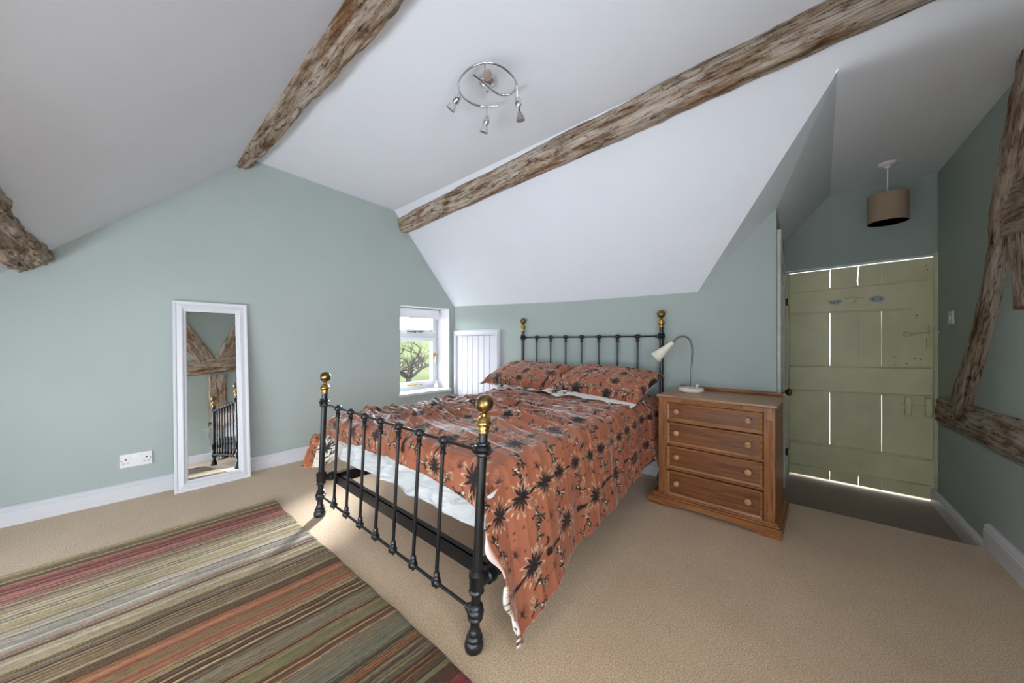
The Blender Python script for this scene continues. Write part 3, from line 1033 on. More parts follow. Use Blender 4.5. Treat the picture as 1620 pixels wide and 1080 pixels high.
timber('wall_strut', (rx(1.14, .0), 1.20, 1.60), (rx(1.62, .0), 1.60, 2.48), (0.115, 0.04),
       'oak strut seen in the mirror rising to the right above the crossbeam', 9, up=(0, 1, -0.4), wob=0.012, rough=0.005)
timber('wall_stud', (rx(2.66, .0), 2.66, 1.20), (rx(2.70, .0), 2.72, 1.58), (0.045, 0.035),
       'short oak stud hanging under the crossbeam at the right edge of the photo', 10, up=(0, 1, 0), wob=0.008, rough=0.004, nl=80)

# ------------------------------------------------------------------ striped rug
RGX0, RGX1, RGY0, RGY1 = -2.738, -0.795, -0.80, 0.715
zones = [  # (start distance from the far edge, list of colours, min width, max width)
    (0.00, [(182, 164, 124), (160, 150, 108), (140, 120, 86), (196, 178, 138)], .006, .016),
    (0.10, [(104, 80, 58), (140, 114, 84), (176, 160, 122)], .005, .012),
    (0.135, [(192, 112, 104), (206, 140, 128), (174, 88, 84), (210, 150, 138), (150, 92, 80), (204, 118, 114), (198, 106, 104)], .004, .014),
    (0.265, [(150, 104, 84), (196, 170, 136), (124, 92, 70), (182, 136, 118)], .005, .012),
    (0.315, [(96, 70, 54), (150, 116, 94), (124, 96, 74), (180, 160, 130)], .006, .014),
    (0.37, [(204, 188, 150), (184, 164, 124), (210, 198, 168), (160, 138, 100), (192, 178, 136), (140, 114, 80)], .005, .018),
    (0.56, [(196, 188, 166), (176, 174, 158), (210, 202, 182), (160, 158, 144), (192, 172, 152), (168, 150, 126)], .005, .018),
    (0.70, [(204, 180, 156), (180, 168, 126), (200, 188, 152), (128, 100, 76), (190, 154, 134), (178, 172, 136)], .005, .018),
    (0.82, [(122, 100, 70), (146, 124, 90), (98, 76, 54), (168, 152, 116)], .006, .024),
    (0.96, [(176, 150, 108), (108, 82, 56), (150, 124, 84)], .006, .016),
    (1.01, [(166, 102, 70), (178, 116, 80), (158, 110, 74)], .012, .030),
    (1.08, [(130, 116, 76), (150, 130, 90)], .008, .016),
    (1.105, [(172, 108, 74), (160, 98, 66), (178, 122, 88)], .012, .026),
    (1.155, [(90, 66, 46), (188, 160, 116), (108, 80, 56), (196, 170, 124), (84, 62, 44)], .006, .013),
    (1.27, [(132, 118, 92), (144, 130, 100), (120, 108, 86), (150, 136, 98)], .010, .030),
    (1.35, [(96, 66, 44), (170, 134, 96), (100, 74, 52)], .005, .010),
    (1.375, [(142, 132, 84), (130, 120, 78), (154, 140, 96)], .012, .028),
    (1.435, [(178, 138, 96), (112, 80, 56), (188, 150, 108), (100, 70, 48)], .005, .011),
    (1.49, [(124, 114, 94), (134, 120, 92), (108, 100, 82), (144, 132, 98)], .008, .022),
    (1.575, [(98, 74, 50), (118, 124, 92), (132, 130, 90), (124, 116, 92)], .008, .022),
    (1.63, [(182, 126, 82), (170, 108, 70), (92, 66, 46)], .006, .012),
    (1.66, [(126, 116, 86), (112, 100, 80), (144, 126, 92), (86, 66, 48)], .007, .018),
    (1.74, [(184, 128, 86), (148, 108, 76), (92, 66, 46)], .007, .012),
    (1.775, [(128, 118, 82), (98, 76, 54), (142, 128, 88)], .007, .016),
    (1.825, [(140, 62, 54), (112, 78, 58), (92, 62, 48)], .006, .014),
    (1.88, [(162, 60, 66), (178, 78, 82), (140, 50, 56)], .01, .02),
]
rr = random.Random(11)
edges, cols, ridge_w = [0.0], [], []
x = 0.0
TOT = RGX1 - RGX0
zi = 0
while x < TOT:
    zi = max(i for i, z in enumerate(zones) if z[0] <= x + 1e-6)
    _, cl, w0, w1 = zones[zi]
    nz = zones[zi + 1][0] if zi + 1 < len(zones) else TOT + .001
    w = rr.uniform(w0, w1) * .62
    if x + w > nz - .003:
        w = nz - x + 1e-5
    c = rr.choice(cl)
    j = rr.uniform(.74, .90)
    cols.append(srgb(*[max(0, min(255, v * j)) for v in c])[:3])
    x += w
    edges.append(x)
    if rr.random() < 0.62 and x + .004 < TOT:      # thin dark furrow
        cols.append(srgb(*rr.choice([(70, 52, 38), (92, 70, 52), (110, 86, 64)]))[:3])
        x += .0035
        edges.append(x)
edges = np.array(edges)
cols = np.array(cols)
nxr, nyr = 1150, 150
xs = np.linspace(0, TOT, nxr)
ysr = np.linspace(RGY0, RGY1, nyr)
XX, YY = np.meshgrid(xs, ysr, indexing='ij')
xw = XX + 0.007 * perlin(YY * 3.1, XX * 2.0) + 0.004 * perlin(YY * 11, XX * 9)
xw = np.clip(xw, 0, TOT - 1e-4)
si_ = np.clip(np.searchsorted(edges, xw, side='right') - 1, 0, len(cols) - 1)
cc = cols[si_]
cc = cc * (1 + 0.45 * perlin(XX * 330, YY * 95) + 0.18 * perlin(XX * 60, YY * 14))[..., None]
mid = (edges[si_] + edges[np.minimum(si_ + 1, len(edges) - 1)]) / 2
wd = edges[np.minimum(si_ + 1, len(edges) - 1)] - edges[si_]
hump = np.sqrt(np.clip(1 - ((xw - mid) / np.maximum(wd, 1e-4) * 1.8) ** 2, 0, 1)) * np.where(wd < .0045, 0.0, 1.0)
ZZ = 0.0075 + 0.004 * hump
edge = np.minimum(np.minimum(XX, TOT - XX), np.minimum(YY - RGY0, RGY1 - YY))
ZZ = ZZ * sstep(-.001, .006, edge) + .0005
ex = 0.007 * perlin(XX * 7, 2.2) * sstep(RGY1 - .2, RGY1, YY)
P = np.stack([RGX0 + XX, YY + ex + 0.018 * sstep(0, TOT, XX) - .018 * sstep(0, TOT, TOT - XX) * sstep(RGY1 - 1.5, RGY1, YY), ZZ], -1)
rug = grid_mesh('rug', P, M['rug'], None, True, np.clip(cc, 0, 1))
tag(rug, 'large wool rug striped in olive, cream, brown and pink on the carpet', 'rug')

# ------------------------------------------------------------------ iron bedstead
bed = empty('bedstead', (-1.60, 1.78, 0))
tag(bed, 'black iron double bedstead with brass ball finials', 'bed')
bed_off = Vector((-1.60, 1.78, 0))
FY = 0.812
BM = M['black_metal']


def bp(mb, name, mat=BM, parent=None):
    o = mb.build(name, mat)
    if parent is None:
        o.parent = bed
        o.location = -bed_off
    else:
        o.parent = parent
    return o


def lerp_post(x0, x1, y0, y1, H):
    return lambda z: (x0 + (x1 - x0) * z / H, y0 + (y1 - y0) * z / H)


def skew_lathe(mb, prof, pos, seg=26):
    """lathe along a slightly leaning post; pos(z) gives its axis"""
    vs, fs = [], []
    for r, z in prof:
        cx, cy = pos(z)
        for k in range(seg):
            a = 2 * math.pi * k / seg
            vs.append((cx + r * math.cos(a), cy + r * math.sin(a), z))
    for i in range(len(prof) - 1):
        for k in range(seg):
            k2 = (k + 1) % seg
            fs.append((i * seg + k, i * seg + k2, (i + 1) * seg + k2, (i + 1) * seg + k))
    fs.append(tuple(range(seg))[::-1])
    fs.append(tuple((len(prof) - 1) * seg + k for k in range(seg)))
    mb.add(vs, fs, True)
    return mb


def post(pos, zrail, ztop, name):
    """iron post: turned foot, collars, castings, brass finial of its own"""
    r = 0.0160
    pf = [(0.022, 0.0), (0.030, 0.004), (0.033, 0.016), (0.032, 0.028), (0.027, 0.036), (0.029, 0.041), (0.028, 0.048), (0.022, 0.054), (0.023, 0.060), (0.018, 0.070), (r, 0.075),
          (r, 0.100), (0.024, 0.104), (0.0265, 0.111), (0.022, 0.117), (0.028, 0.122), (0.0295, 0.130), (0.027, 0.138), (0.022, 0.143), (0.0255, 0.149), (0.022, 0.156), (r, 0.160),
          (r, 0.190), (0.024, 0.194), (0.0275, 0.202), (0.024, 0.209), (0.0255, 0.214), (0.0255, 0.246), (0.0285, 0.251), (0.0285, 0.260), (0.023, 0.266), (r, 0.272),
          (r, zrail - .026), (0.022, zrail - .024), (0.0255, zrail - .019), (0.0245, zrail - .013), (0.0200, zrail - .010), (0.0270, zrail - .006), (0.0300, zrail + .001), (0.0270, zrail + .008), (0.0205, zrail + .012),
          (0.0255, zrail + .016), (0.0235, zrail + .022), (r, zrail + .024), (r, ztop)]
    mb = skew_lathe(MB(), pf, pos)
    o = bp(mb, name)
    z = ztop
    fin = [(0.0195, z), (0.0205, z + .003), (0.0205, z + .006), (0.0185, z + .009), (0.0185, z + .013), (0.0215, z + .015), (0.0215, z + .022), (0.0195, z + .025), (0.0265, z + .030), (0.0275, z + .034), (0.026, z + .039),
           (0.0215, z + .044), (0.022, z + .047), (0.018, z + .053), (0.010, z + .058), (0.0085, z + .064), (0.0105, z + .068), (0.0075, z + .071)]
    f = skew_lathe(MB(), fin, pos).build('finial', M['brass'], o)
    R = 0.0305
    bpf = [(max(.0005, R * math.sin(math.pi * i / 22)), z + .069 + R - R * math.cos(math.pi * i / 22)) for i in range(23)]
    skew_lathe(MB(), bpf, pos, 32).build('knob', M['brass_dark'], o)
    return o


lean_n = lerp_post(-0.903, -0.877, FY, FY + .026, 0.84)
lean_f = lerp_post(-2.281, -2.251, FY, FY + .022, 0.84)
for pos in (lean_f, lean_n):
    post(pos, 0.685, 0.738, 'footboard_post')
    # lug of the corner casting that takes the side rail
    cx, cy = pos(0.23)
    mb = MB().lathe([(0.020, 0), (0.020, 0.03), (0.027, 0.035), (0.027, 0.062), (0.020, 0.066)], (cx, cy + .012, 0.226), (0, 1, 0), 20)
    bp(mb, 'corner_casting')
hp = [lerp_post(-2.335, -2.318, 2.752, 2.757, 1.29), lerp_post(-0.945, -0.948, 2.745, 2.752, 1.29)]
for pos in hp:
    post(pos, 1.090, 1.158, 'headboard_post')


def rail(a, b, r, name):
    return bp(MB().tube([a, b], r, 14), name)


def knuckle(mb, x, y, z, r, below):
    mb.lathe(ball(r, 10), (x, y, z), (1, 0, 0), 18)
    for sx in (-1, 1):
        mb.lathe([(0.0105, 0), (0.0105, 0.006), (0.008, 0.009)], (x + sx * (r - .003), y, z), (sx, 0, 0), 14)
    mb.lathe([(0.009, -r - .006 if below else r - .004), (0.009, -r + .004 if below else r + .006)], (x, y, z), (0, 0, 1), 12)
    # rosette boss
    for sy in (-1, 1):
        mb.lathe([(0.009, 0), (0.008, 0.004), (0.0001, 0.006)], (x, y + sy * (r - .003), z), (0, sy, 0), 12)


# foot board
fz1, fz0 = 0.6745, 0.128
pf1, pn1, pf0, pn0 = lean_f(fz1), lean_n(fz1), lean_f(fz0), lean_n(fz0)
rail((pf1[0], pf1[1], fz1), (pn1[0], pn1[1], fz1), 0.0062, 'top_rail')
rail((pf0[0], pf0[1], fz0), (pn0[0], pn0[1], fz0), 0.0062, 'bottom_rail')
for (xx, yy_, zz_, sx_) in ((pf1[0], pf1[1], fz1, 1), (pn1[0], pn1[1], fz1, -1), (pf0[0], pf0[1], fz0, 1), (pn0[0], pn0[1], fz0, -1)):
    bp(MB().lathe([(0.016, 0.020), (0.0165, 0.030), (0.012, 0.033), (0.0135, 0.038), (0.0115, 0.043), (0.007, 0.047)], (xx, yy_, zz_), (sx_, 0, 0), 18), 'rail_socket')
top_x = [-2.058, -1.888, -1.729, -1.563, -1.401, -1.250, -1.094]
top_x = [-2.055 + i * (0.957 / 6) for i in range(7)]
for i, x in enumerate(top_x):
    t1 = (x - pf1[0]) / (pn1[0] - pf1[0])
    y1 = pf1[1] + (pn1[1] - pf1[1]) * t1
    x0 = pf0[0] + (pn0[0] - pf0[0]) * t1 - .006
    y0 = pf0[1] + (pn0[1] - pf0[1]) * t1
    mb = MB().tube([(x0, y0, fz0), (x, y1, fz1)], 0.0075, 14)
    knuckle(mb, x, y1, fz1, 0.0185, True)
    mb.lathe([(0.0085, 0), (0.0130, 0.004), (0.0130, 0.010), (0.0100, 0.013), (0.0105, 0.030), (0.0140, 0.034), (0.0100, 0.040)], (x - .0015, y1 - .0015, fz1 - .058), (0.02, 0.02, 1), 16)
    knuckle(mb, x0, y0, fz0, 0.0165, False)
    mb.lathe([(0.0095, 0), (0.0140, 0.004), (0.0105, 0.010), (0.0130, 0.015), (0.0090, 0.026)], (x0 + .001, y0 + .001, fz0 + .014), (0.02, 0.02, 1), 16)
    mb.lathe([(0.0001, -.026), (0.005, -.022), (0.006, -.016), (0.009, -.012)], (x0, y0, fz0), (0, 0, 1), 12)
    bp(mb, 'spindle')
# head board
hz1 = 1.090
a1, b1 = hp[0](hz1), hp[1](hz1)
rail((a1[0], a1[1], hz1), (b1[0], b1[1], hz1), 0.0062, 'top_rail')
for px_, (xx, yy_) in zip((1, -1), (a1, b1)):
    bp(MB().lathe([(0.014, 0.018), (0.014, 0.026), (0.010, 0.030), (0.012, 0.036), (0.010, 0.042), (0.008, 0.05)], (xx, yy_, hz1), (px_, 0, 0), 16), 'rail_socket')
rail((a1[0], 2.752, 0.36), (b1[0], 2.748, 0.36), 0.0062, 'bottom_rail')
for i in range(7):
    x = -2.144 + i * (1.012 / 6)
    y = a1[1] + (b1[1] - a1[1]) * (x - a1[0]) / (b1[0] - a1[0])
    mb = MB().tube([(x, y, 0.36), (x, y, hz1)], 0.0078, 14)
    knuckle(mb, x, y, hz1, 0.0205, True)
    mb.lathe([(0.0090, 0), (0.0150, 0.004), (0.0150, 0.011), (0.0115, 0.016), (0.0110, 0.026)], (x, y, hz1 - .046), (0, 0, 1), 16)
    bp(mb, 'spindle')
# side rails and the flat bar at the foot
for xa, xb in ((-2.262, -2.315), (-0.925, -0.965)):
    mb = MB()
    sgn = -1 if xa < -1.5 else 1
    mb.prism([(xa, FY + .08, 0.175), (xa, FY + .08, 0.250), (xa + .004, FY + .08, 0.250), (xa + .004, FY + .08, 0.175)], (xb - xa, 2.745 - FY - .08, 0))
    mb.prism([(xa, FY + .08, 0.246), (xa, FY + .08, 0.250), (xa - sgn * .035, FY + .08, 0.250), (xa - sgn * .035, FY + .08, 0.246)], (xb - xa, 2.745 - FY - .08, 0))
    bp(mb, 'side_rail')
mb = MB().box((-2.258, 0.902, 0.174), (-0.93, 0.907, 0.234)).box((-2.258, 0.902, 0.230), (-0.93, 0.93, 0.234))
bp(mb, 'foot_crossbar')
for i in range(9):
    y = 1.05 + i * 0.19
    bp(MB().box((-2.262, y, 0.2505), (-0.932, y + .07, 0.270), 0.003), 'slat', M['slat_wood'])

# ------------------------------------------------------------------ mattress with its fitted sheet
mu, mv = 150, 130
mx0, mx1, my0, my1, mz0, mz1 = -2.235, -0.955, 0.930, 2.700, 0.272, 0.535


def rounded_slab(x0, x1, y0, y1, z0, z1, nu, nv, rad):
    """superelliptic slab as a closed grid sphere mapping"""
    th = np.linspace(0, 2 * np.pi, nu, endpoint=False)[:, None]
    ph = np.linspace(-np.pi / 2, np.pi / 2, nv)[None, :]

    def sp(a, e):
        return np.sign(a) * np.abs(a) ** e
    cx = sp(np.cos(th), .12) * sp(np.cos(ph), .25)
    return cx


V, F = [], []
mbm = bmesh.new()
bmesh.ops.create_cube(mbm, size=1)
for v in mbm.verts:
    v.co = ((mx0 + mx1) / 2 + v.co.x * (mx1 - mx0), (my0 + my1) / 2 + v.co.y * (my1 - my0), (mz0 + mz1) / 2 + v.co.z * (mz1 - mz0))
bmesh.ops.bevel(mbm, geom=mbm.edges[:], offset=0.045, segments=5, affect='EDGES', profile=0.5)
bmesh.ops.subdivide_edges(mbm, edges=[e for e in mbm.edges if e.calc_length() > .15], cuts=70, use_grid_fill=True)
co = np.array([v.co[:] for v in mbm.verts])
foot = sstep(1.05, 0.94, co[:, 1])
u = co[:, 0]
z = co[:, 2]
fold = np.clip(fbm(u * 2.2 + z * 9, z * 16 - u * 4.5, 1.3, 4), -1, 1)
fold2 = 1 - np.abs(perlin(u * 3 + z * 4, z * 16 - u * 7, 7.7)) * 2
co[:, 1] -= foot * (0.024 * fold + 0.026 * np.clip(fold2, 0, 1) ** 2) * sstep(0.27, 0.34, z) - foot * .004
low = sstep(0.33, 0.29, z)
co[:, 2] += foot * low * (np.interp(u, [-2.24, -2.0, -1.5, -1.2, -.95], [.095, .062, .026, .036, .060]) + .008 * perlin(u * 6, .4))
for v, c in zip(mbm.verts, co):
    v.co = c
me = bpy.data.meshes.new('mattress')
mbm.to_mesh(me)
mbm.free()
mat_o = link('mattress', me, M['sheet'], None, True)
tag(mat_o, 'mattress in a creased white fitted sheet under the rust duvet', 'mattress')

# ------------------------------------------------------------------ the printed cotton: palms, big cats, moons and dots
CELL = 0.0018
PU0, PU1, PV0, PV1 = -0.62, 2.25, -0.35, 2.15
NU, NV = int((PU1 - PU0) / CELL), int((PV1 - PV0) / CELL)
RUST = np.array(srgb(160, 96, 69)[:3])
INK = np.array(srgb(30, 28, 30)[:3])
CREAM = np.array(srgb(236, 205, 168)[:3])
GREYC = np.array(srgb(150, 134, 116)[:3])
BROWN = np.array(srgb(84, 44, 32)[:3])
WHITE = np.array(srgb(232, 230, 222)[:3])
pr = np.tile(RUST, (NU, NV, 1))
pw = np.tile(WHITE, (NU, NV, 1))


def win_(u, v, R):
    i0, i1 = max(0, int((u - R - PU0) / CELL)), min(NU, int((u + R - PU0) / CELL) + 1)
    j0, j1 = max(0, int((v - R - PV0) / CELL)), min(NV, int((v + R - PV0) / CELL) + 1)
    if i1 <= i0 or j1 <= j0:
        return None
    U = PU0 + (np.arange(i0, i1) + .5)[:, None] * CELL - u
    Vv = PV0 + (np.arange(j0, j1) + .5)[None, :] * CELL - v
    return slice(i0, i1), slice(j0, j1), U, Vv


def paint(sl, m, col, white=True, wcol=None):
    m = np.clip(m, 0, 1)[..., None]
    pr[sl] = pr[sl] * (1 - m) + col * m
    if white:
        wc = INK if wcol is None else wcol
        pw[sl] = pw[sl] * (1 - m) + wc * m


AA = CELL * 0.9


def cover(d):
    return np.clip(0.5 - d / AA, 0, 1)


def seg_dist(U, Vv, a, b):
    dx, dy = b[0] - a[0], b[1] - a[1]
    t = np.clip(((U - a[0]) * dx + (Vv - a[1]) * dy) / (dx * dx + dy * dy + 1e-12), 0, 1)
    return np.hypot(U - a[0] - t * dx, Vv - a[1] - t * dy), t


def stroke(u, v, pts, w, col, white=True, wcol=None):
    R = max(max(abs(p[0]), abs(p[1])) for p in pts) + .02
    g = win_(u, v, R)
    if g is None:
        return
    a, b, U, Vv = g
    best = np.full((U.shape[0], Vv.shape[1]), 9.0)
    n = len(pts) - 1
    for k in range(n):
        d, t = seg_dist(U, Vv, pts[k], pts[k + 1])
        wk = w[k] + (w[k + 1] - w[k]) * t if isinstance(w, (list, tuple)) else w
        best = np.minimum(best, d - wk)
    paint((a, b), cover(best), col, white, wcol)


def crown(u, v, R, rot, rnd, n=12):
    g = win_(u, v, R * 1.35)
    if g is None:
        return
    a, b, U, Vv = g
    blk = np.full((U.shape[0], Vv.shape[1]), 9.0)
    crm = blk.copy()
    for k in range(n):
        an = rot + 2 * math.pi * (k + rnd.uniform(-.18, .18)) / n
        L = R * rnd.uniform(.92, 1.22)
        ca, sa = math.cos(an), math.sin(an)
        x = (U * ca + Vv * sa) / L
        y = np.abs(-U * sa + Vv * ca)
        w1 = 0.088 * R * np.clip(np.sin(np.pi * np.clip(x, 0, 1) ** .9), 0, 1) + .0005
        d1 = np.where((x > -.02) & (x < 1), y - w1, 9)
        w2 = 0.098 * R * np.clip(np.sin(np.pi * np.clip((x - .30) / .95, 0, 1)), 0, 1) ** .7
        d2 = np.where((x > .38) & (x < 1.24), y - w2, 9)
        blk = np.minimum(blk, d1)
        crm = np.minimum(crm, d2)
    paint((a, b), cover(crm) * .6, CREAM, False)
    paint((a, b), cover(blk), INK)
    paint((a, b), cover(np.hypot(U, Vv) - R * .13), INK)


def bez(p0, p1, p2, n=10):
    return [((1 - t) ** 2 * p0[0] + 2 * t * (1 - t) * p1[0] + t * t * p2[0], (1 - t) ** 2 * p0[1] + 2 * t * (1 - t) * p1[1] + t * t * p2[1]) for t in [i / n for i in range(n + 1)]]


def burst(u, v, R, rnd):
    for k in range(11):
        an = math.pi * (0.05 + 0.9 * k / 10) + rnd.uniform(-.1, .1) + 0.4
        stroke(u, v, [(0, 0), (R * math.cos(an), R * math.sin(an))], [.0016, .0006], INK)
    stroke(u, v, [(0, 0), (.2 * R, -R * .9)], [.0015, .001], INK)


def cat(u, v, ang, s, rnd):
    ca, sa = math.cos(ang), math.sin(ang)
    T = lambda x, y: (s * (x * ca - y * sa), s * (x * sa + y * ca))
    for (x, y, x2, y2) in ((-.022, -.004, -.030, -.022), (-.016, .004, -.020, .022), (.018, -.004, .026, -.024), (.022, .004, .034, .018)):
        stroke(u, v, [T(x, y), T(x2, y2), T(x2 + .006, y2)], [s * .0042, s * .0030, s * .0022], INK)
    stroke(u, v, [T(-.026, 0), T(0, .002), T(.028, 0)], [s * .0085, s * .0075, s * .0088], INK)
    stroke(u, v, [T(.028, 0), T(.044, .004)], [s * .0075, s * .0055], INK)
    for k in range(15):
        x, y = rnd.uniform(-.03, .046), rnd.uniform(-.0055, .0055)
        p = T(x, y)
        stroke(u + p[0], v + p[1], [(0, 0), (s * .0022, s * .0015)], s * .0019, CREAM if k % 3 else GREYC, True, WHITE)
    tail = [T(-.030, 0), T(-.046, .008), T(-.052, .024), T(-.044, .036), T(-.033, .034), T(-.031, .025), T(-.037, .021)]
    stroke(u, v, tail, s * .0026, CREAM, False)
    stroke(u, v, tail, s * .0013, INK)


def moon(u, v, R, ang):
    g = win_(u, v, R * 1.3)
    if g is None:
        return
    a, b, U, Vv = g
    d = np.maximum(np.hypot(U, Vv) - R, -(np.hypot(U - .55 * R * math.cos(ang), Vv - .55 * R * math.sin(ang)) - R * .85))
    paint((a, b), cover(d), INK)


rp = random.Random(5)
PER = 0.50            # repeat across the bed
ku = -2
while ku * PER - .1 < PU1 + .3:
    ub = ku * PER + 0.085
    ku += 1
    # column of small palms strung on one long trunk
    v = PV0 - .1
    while v < PV1 + .2:
        du = 0.012 * math.sin(v * 5 + ku)
        nv = v + rp.uniform(.115, .150)
        du2 = 0.012 * math.sin(nv * 5 + ku)
        stroke(ub + du, v, [(0, 0), (du2 - du, nv - v)], [.0066, .0044], INK)
        crown(ub + du, v, rp.uniform(.046, .054), rp.uniform(0, 1), rp)
        v = nv
    # column of big palms with flared, bent trunks
    uc = ub + PER * .5
    v = PV0 - .1 + .13 * (ku % 2)
    while v < PV1 + .3:
        L = rp.uniform(.14, .17)
        bend = rp.choice((-1, 1)) * rp.uniform(.012, .03)
        pts = bez((0, 0), (bend * 1.6, -L * .5), (bend * .6, -L))
        w = [.0055 + .0105 * (k / (len(pts) - 1)) ** 2.2 for k in range(len(pts))]
        stroke(uc, v, pts, w, INK)
        crown(uc, v, rp.uniform(.058, .068), rp.uniform(0, 1), rp, 12)
        moon(uc + rp.uniform(-.04, .04), v + .085, .017, rp.uniform(2, 5))
        v += rp.uniform(.255, .29)
    # cats and tufts between the columns
    for uo in (ub + PER * .25, ub + PER * .76):
        v = PV0 + rp.uniform(0, .1)
        while v < PV1 + .1:
            for dxx in (-.038, .034):
                cat(uo + dxx + rp.uniform(-.01, .01), v + rp.uniform(-.03, .03), rp.choice((0, math.pi)) + rp.uniform(-.7, .7) + .5, rp.uniform(.95, 1.15), rp)
            burst(uo + rp.uniform(-.05, .05), v + .095, rp.uniform(.026, .036), rp)
            v += rp.uniform(.18, .22)
for k in range(4200):
    u, v = rp.uniform(PU0, PU1), rp.uniform(PV0, PV1)
    R = rp.choice((.0022, .003, .004, .0055))
    g = win_(u, v, .012)
    if g is None:
        continue
    a, b, U, Vv = g
    c0 = pr[a, b]
    if c0.size == 0 or np.abs(c0 - RUST).max() > .02:
        continue
    d = np.hypot(U, Vv) - R * (1 + .3 * np.sin(5 * np.arctan2(Vv, U)))
    paint((a, b), cover(d) * .9, BROWN)


def sample(tex, u, v):
    fu = np.clip((u - PU0) / CELL - .5, 0, NU - 1.001)
    fv = np.clip((v - PV0) / CELL - .5, 0, NV - 1.001)
    i, j = fu.astype(int), fv.astype(int)
    a, b = (fu - i)[..., None], (fv - j)[..., None]
    return tex[i, j] * (1 - a) * (1 - b) + tex[i + 1, j] * a * (1 - b) + tex[i, j + 1] * (1 - a) * b + tex[i + 1, j + 1] * a * b


# ------------------------------------------------------------------ duvet
def nonuniform(parts):
    out = []
    for a, b, st in parts:
        n = max(2, int((b - a) / st))
        out.append(np.linspace(a, b, n, endpoint=False))
    out.append(np.array([parts[-1][1]]))
    return np.concatenate(out)


# a: cloth distance across (0 = left top edge, W = right top edge); q rows: foot overhang -1..0, then top metres
W = 1.40
LA, LB = 0.42, 0.62
A = nonuniform([(-LA, -.05, .008), (-.05, .7, .0058), (.7, W - .02, .0042), (W - .02, W + LB, .0030)])
BQ = nonuniform([(-1.0, 0.0, .025)])
BT = nonuniform([(0.004, .8, .0036), (.8, 1.76, .0050)])
B = np.concatenate([BQ, BT])
AG, BG = np.meshgrid(A, B, indexing='ij')
Y0 = 0.905
q = np.clip(-BG, 0, 1)                     # foot overhang fraction
bt = np.clip(BG, 0, None)
yt = Y0 + bt                               # y on the bed
dR = np.clip(AG - W, 0, None)              # distance past the right edge
dL = np.clip(-AG, 0, None)
am = np.clip(AG, 0, W)
tt = am / W
xl = -2.315 + 0 * yt
xr = -0.905 - 0.075 * sstep(0.9, 2.6, yt)
xtop = xl + (xr - xl) * tt
ztop = 0.560 + 0.052 * tt + 0.022 * np.sin(np.pi * tt) + 0.010 * np.sin(np.pi * np.clip(bt / 1.7, 0, 1)) - .012 * sstep(0.10, 0.0, bt)
ztop = ztop - 0.0

# wrinkles of the top: long creases across the bed, fanning out from the far foot corner
X_, Y_ = xtop, yt
wy = Y_ + 0.22 * (X_ + 1.6) * sstep(2.2, 1.0, Y_) + 0.05 * perlin(X_ * 1.7, Y_ * 1.7, 2.0)
r1 = 1 - np.abs(perlin(X_ * 1.7 + 3.1, wy * 9.0, 0.5)) * 2.2
r2 = 1 - np.abs(perlin(X_ * 2.6 - 1.1, wy * 15.0 + 4, 5.5)) * 2.2
r3 = perlin(X_ * 5.0, wy * 24, 9.1)
soft = fbm(X_ * 2.0, Y_ * 2.6, 4.4, 3)
right_calm = 1 - .70 * sstep(-1.30, -0.98, X_) * sstep(1.75, 1.35, Y_)
r4 = 1 - np.abs(perlin(X_ * 2.0 + 7.7, wy * 12.5 - 2, 8.5)) * 2.2
r5 = 1 - np.abs(perlin(X_ * 3.4 + 1.7, wy * 21 - 6, 3.5)) * 2.2
sharp = lambda r: np.clip(r, 0, 1) ** 2.2
patch = .55 + .9 * sstep(-.3, .5, fbm(X_ * 1.6 + 2, Y_ * 1.6, 6.6, 2))
wr = (0.022 * sharp(r1) + 0.016 * sharp(r2) + 0.017 * sharp(r4) + 0.008 * sharp(r5) + 0.003 * r3) * right_calm * patch + 0.012 * soft
wr = wr * sstep(0.0, .12, bt + .06)

# the right hang
zbot = np.interp(yt, [0.7, 0.905, 1.06, 1.275, 1.76, 2.28, 2.7], [0.040, 0.045, 0.105, 0.160, 0.205, 0.270, 0.30])
hang_len = (ztop - zbot) + 0.045
s = dR / LB * hang_len
rb = 0.055
ang = np.clip(s / rb, 0, math.pi / 2 - .10)
sx = rb * np.sin(ang)
sz = rb * (1 - np.cos(ang))
rest = np.clip(s - rb * (math.pi / 2 - .10), 0, None)
flare = 0.16 * sstep(1.5, 0.9, yt) + .055
sx = sx + rest * np.sin(.10 + flare * .35)
sz = sz + rest * np.cos(.10 + flare * .35)
sx = np.minimum(sx, 0.135)
ripple = (0.010 * np.sin(yt * 13 + 2 * perlin(yt * 2, dR * 2)) + 0.012 * perlin(yt * 5 + dR * 3, dR * 2.5)) * sstep(.04, .35, s)
XR = xtop + sx + ripple
ZR = ztop - sz
# the left hang, flared outwards at the foot
lenL = 0.23 + 0.18 * np.exp(-np.clip(yt - 0.90, 0, None) / .16)
sL = dL / LA * lenL
angL = np.clip(sL / rb, 0, math.pi / 2 - .06)
restL = np.clip(sL - rb * (math.pi / 2 - .06), 0, None)
fl = 0.60 * np.exp(-np.clip(yt - 0.85, 0, None) / .22) * (1 + .25 * q)
XL = xtop - rb * np.sin(angL) - restL * np.sin(fl + .03)
ZL = ztop - rb * (1 - np.cos(angL)) - restL * np.cos(fl + .03)
XL = XL + 0.014 * perlin(yt * 5, dL * 3) * sstep(.05, .3, sL)
isR, isL = dR > 0, dL > 0
Xp = np.where(isR, XR, np.where(isL, XL, xtop))
Zp = np.where(isR, ZR, np.where(isL, ZL, ztop))
Zp = Zp + wr * np.where(isR, sstep(.12, 0, s), np.where(isL, sstep(.12, 0, sL), 1))
Xp = Xp + wr * np.where(isR, sstep(0, .08, s), 0) * .6

